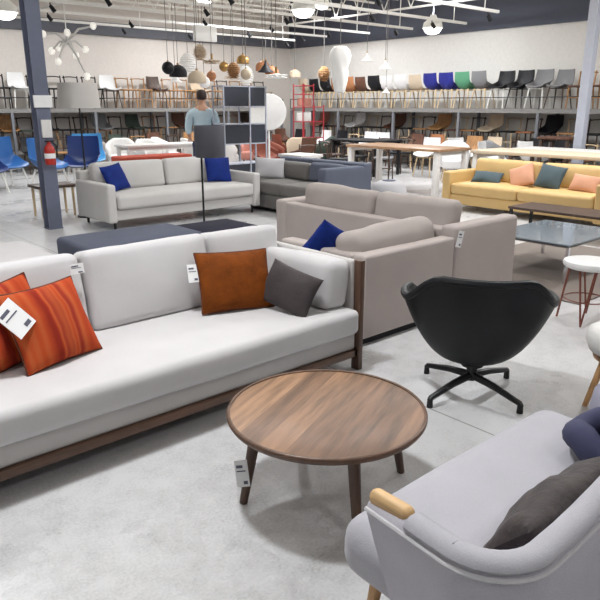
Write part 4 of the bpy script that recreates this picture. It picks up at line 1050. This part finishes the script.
# ------------------------------------------------------------------ lamps of the hall
def high_bay(x, y, z, label, power, vis=True):
    t = wthing('high_bay_light', label, 'lamp', (x, y, z), 'high bay lights below the roof')
    bm = B(); lathe(bm, [(.19, -.04), (.17, .06), (.08, .14), (.05, .2), (0, .2)], (x, y, z), 24); obj('housing', bm, 'white_steel', t)
    bm = B(); lathe(bm, [(0, -.15), (.06, -.145), (.12, -.12), (.16, -.07), (.165, -.035), (0, -.03)], (x, y, z), 24); obj('diffuser', bm, 'lamp_diffuser', t)
    bm = B(); tube(bm, [(x, y, z+.2), (x, y, WZ)], .01, 6); obj('hanger', bm, 'grey_steel', t)
    l = bpy.data.lights.new('lamp_glow', 'AREA'); l.shape = 'DISK'; l.size = .36; l.energy = power; l.color = (.94, .965, 1)
    lo = bpy.data.objects.new('lamp_glow', l); COL.objects.link(lo); lo.parent = t; lo.location = (0, 0, -.17)
    l2 = bpy.data.lights.new('ceiling_fill', 'AREA'); l2.shape = 'DISK'; l2.size = .3; l2.energy = power*.6; l2.color = (.94, .965, 1)  # extra lamp added above each housing to brighten the ceiling
    lo = bpy.data.objects.new('ceiling_fill', l2); COL.objects.link(lo); lo.parent = t; lo.location = (0, 0, .21); lo.rotation_euler = (math.pi, 0, 0)
PWR = 115
high_bay(7.31, 8.22, 2.95, 'lit round high bay light at the top centre of the view', PWR)
high_bay(10.6, 8.25, 2.92, 'lit round high bay light before the dark upper wall', PWR)
high_bay(3.82, 11.29, 2.92, 'lit round high bay light at the top left corner', PWR)
OFF = [(1.25, 2.5), (-2.2, 2.4), (1.2, -1.6), (4.7, 2.2), (4.8, -1.5), (1.3, 6.2), (4.6, 5.6), (8.2, 2.3), (8.3, 5.4), (11.5, 2.5), (12.0, 9.5), (8.8, 11.6), (5.2, 14), (9.6, 14.4), (12.2, 13), (-2, 6.5)]
OL = ['over the coffee table', 'left of the white sofa', 'behind the camera', 'over the white stool', 'right behind the camera', 'over the white bench', 'over the dark sectional', 'right of the glass table', 'over the tan sofa', 'at the right-hand side wall', 'at the far right shelf', 'over the rust chairs', 'near the left shelf', 'near the middle of the left shelf', 'near the far corner', 'at the far left side']
for (x, y), lab in zip(OFF, OL):
    high_bay(x, y, 3.95, 'lit round high bay light hanging high %s' % lab, PWR*(2.85 if (x, y) == (1.25, 2.5) else 2.1 if y > 9 or x > 8 else .75) if not (y > 9 or x > 8) else PWR*2.7)

w = bpy.data.worlds.new('World'); S.world = w; w.use_nodes = True
w.node_tree.nodes['Background'].inputs['Color'].default_value = (.93, .96, 1, 1)
w.node_tree.nodes['Background'].inputs['Strength'].default_value = .42  # added even fill, let in by the sides left unbuilt

# ------------------------------------------------------------------ camera
cd = bpy.data.cameras.new('camera'); cam = bpy.data.objects.new('camera', cd); COL.objects.link(cam)
cam.location = (0, 0, 1.5); cam.rotation_euler = (R(90-16.7), 0, R(-41.39))
cd.sensor_width = 36; cd.lens = 650/600*36; cd.clip_start = .05; cd.clip_end = 100
S.camera = cam
S.view_settings.view_transform = 'Standard'; S.view_settings.look = 'None'
S.view_settings.exposure = -1.8; S.view_settings.gamma = 1; S.view_settings.use_curve_mapping = False
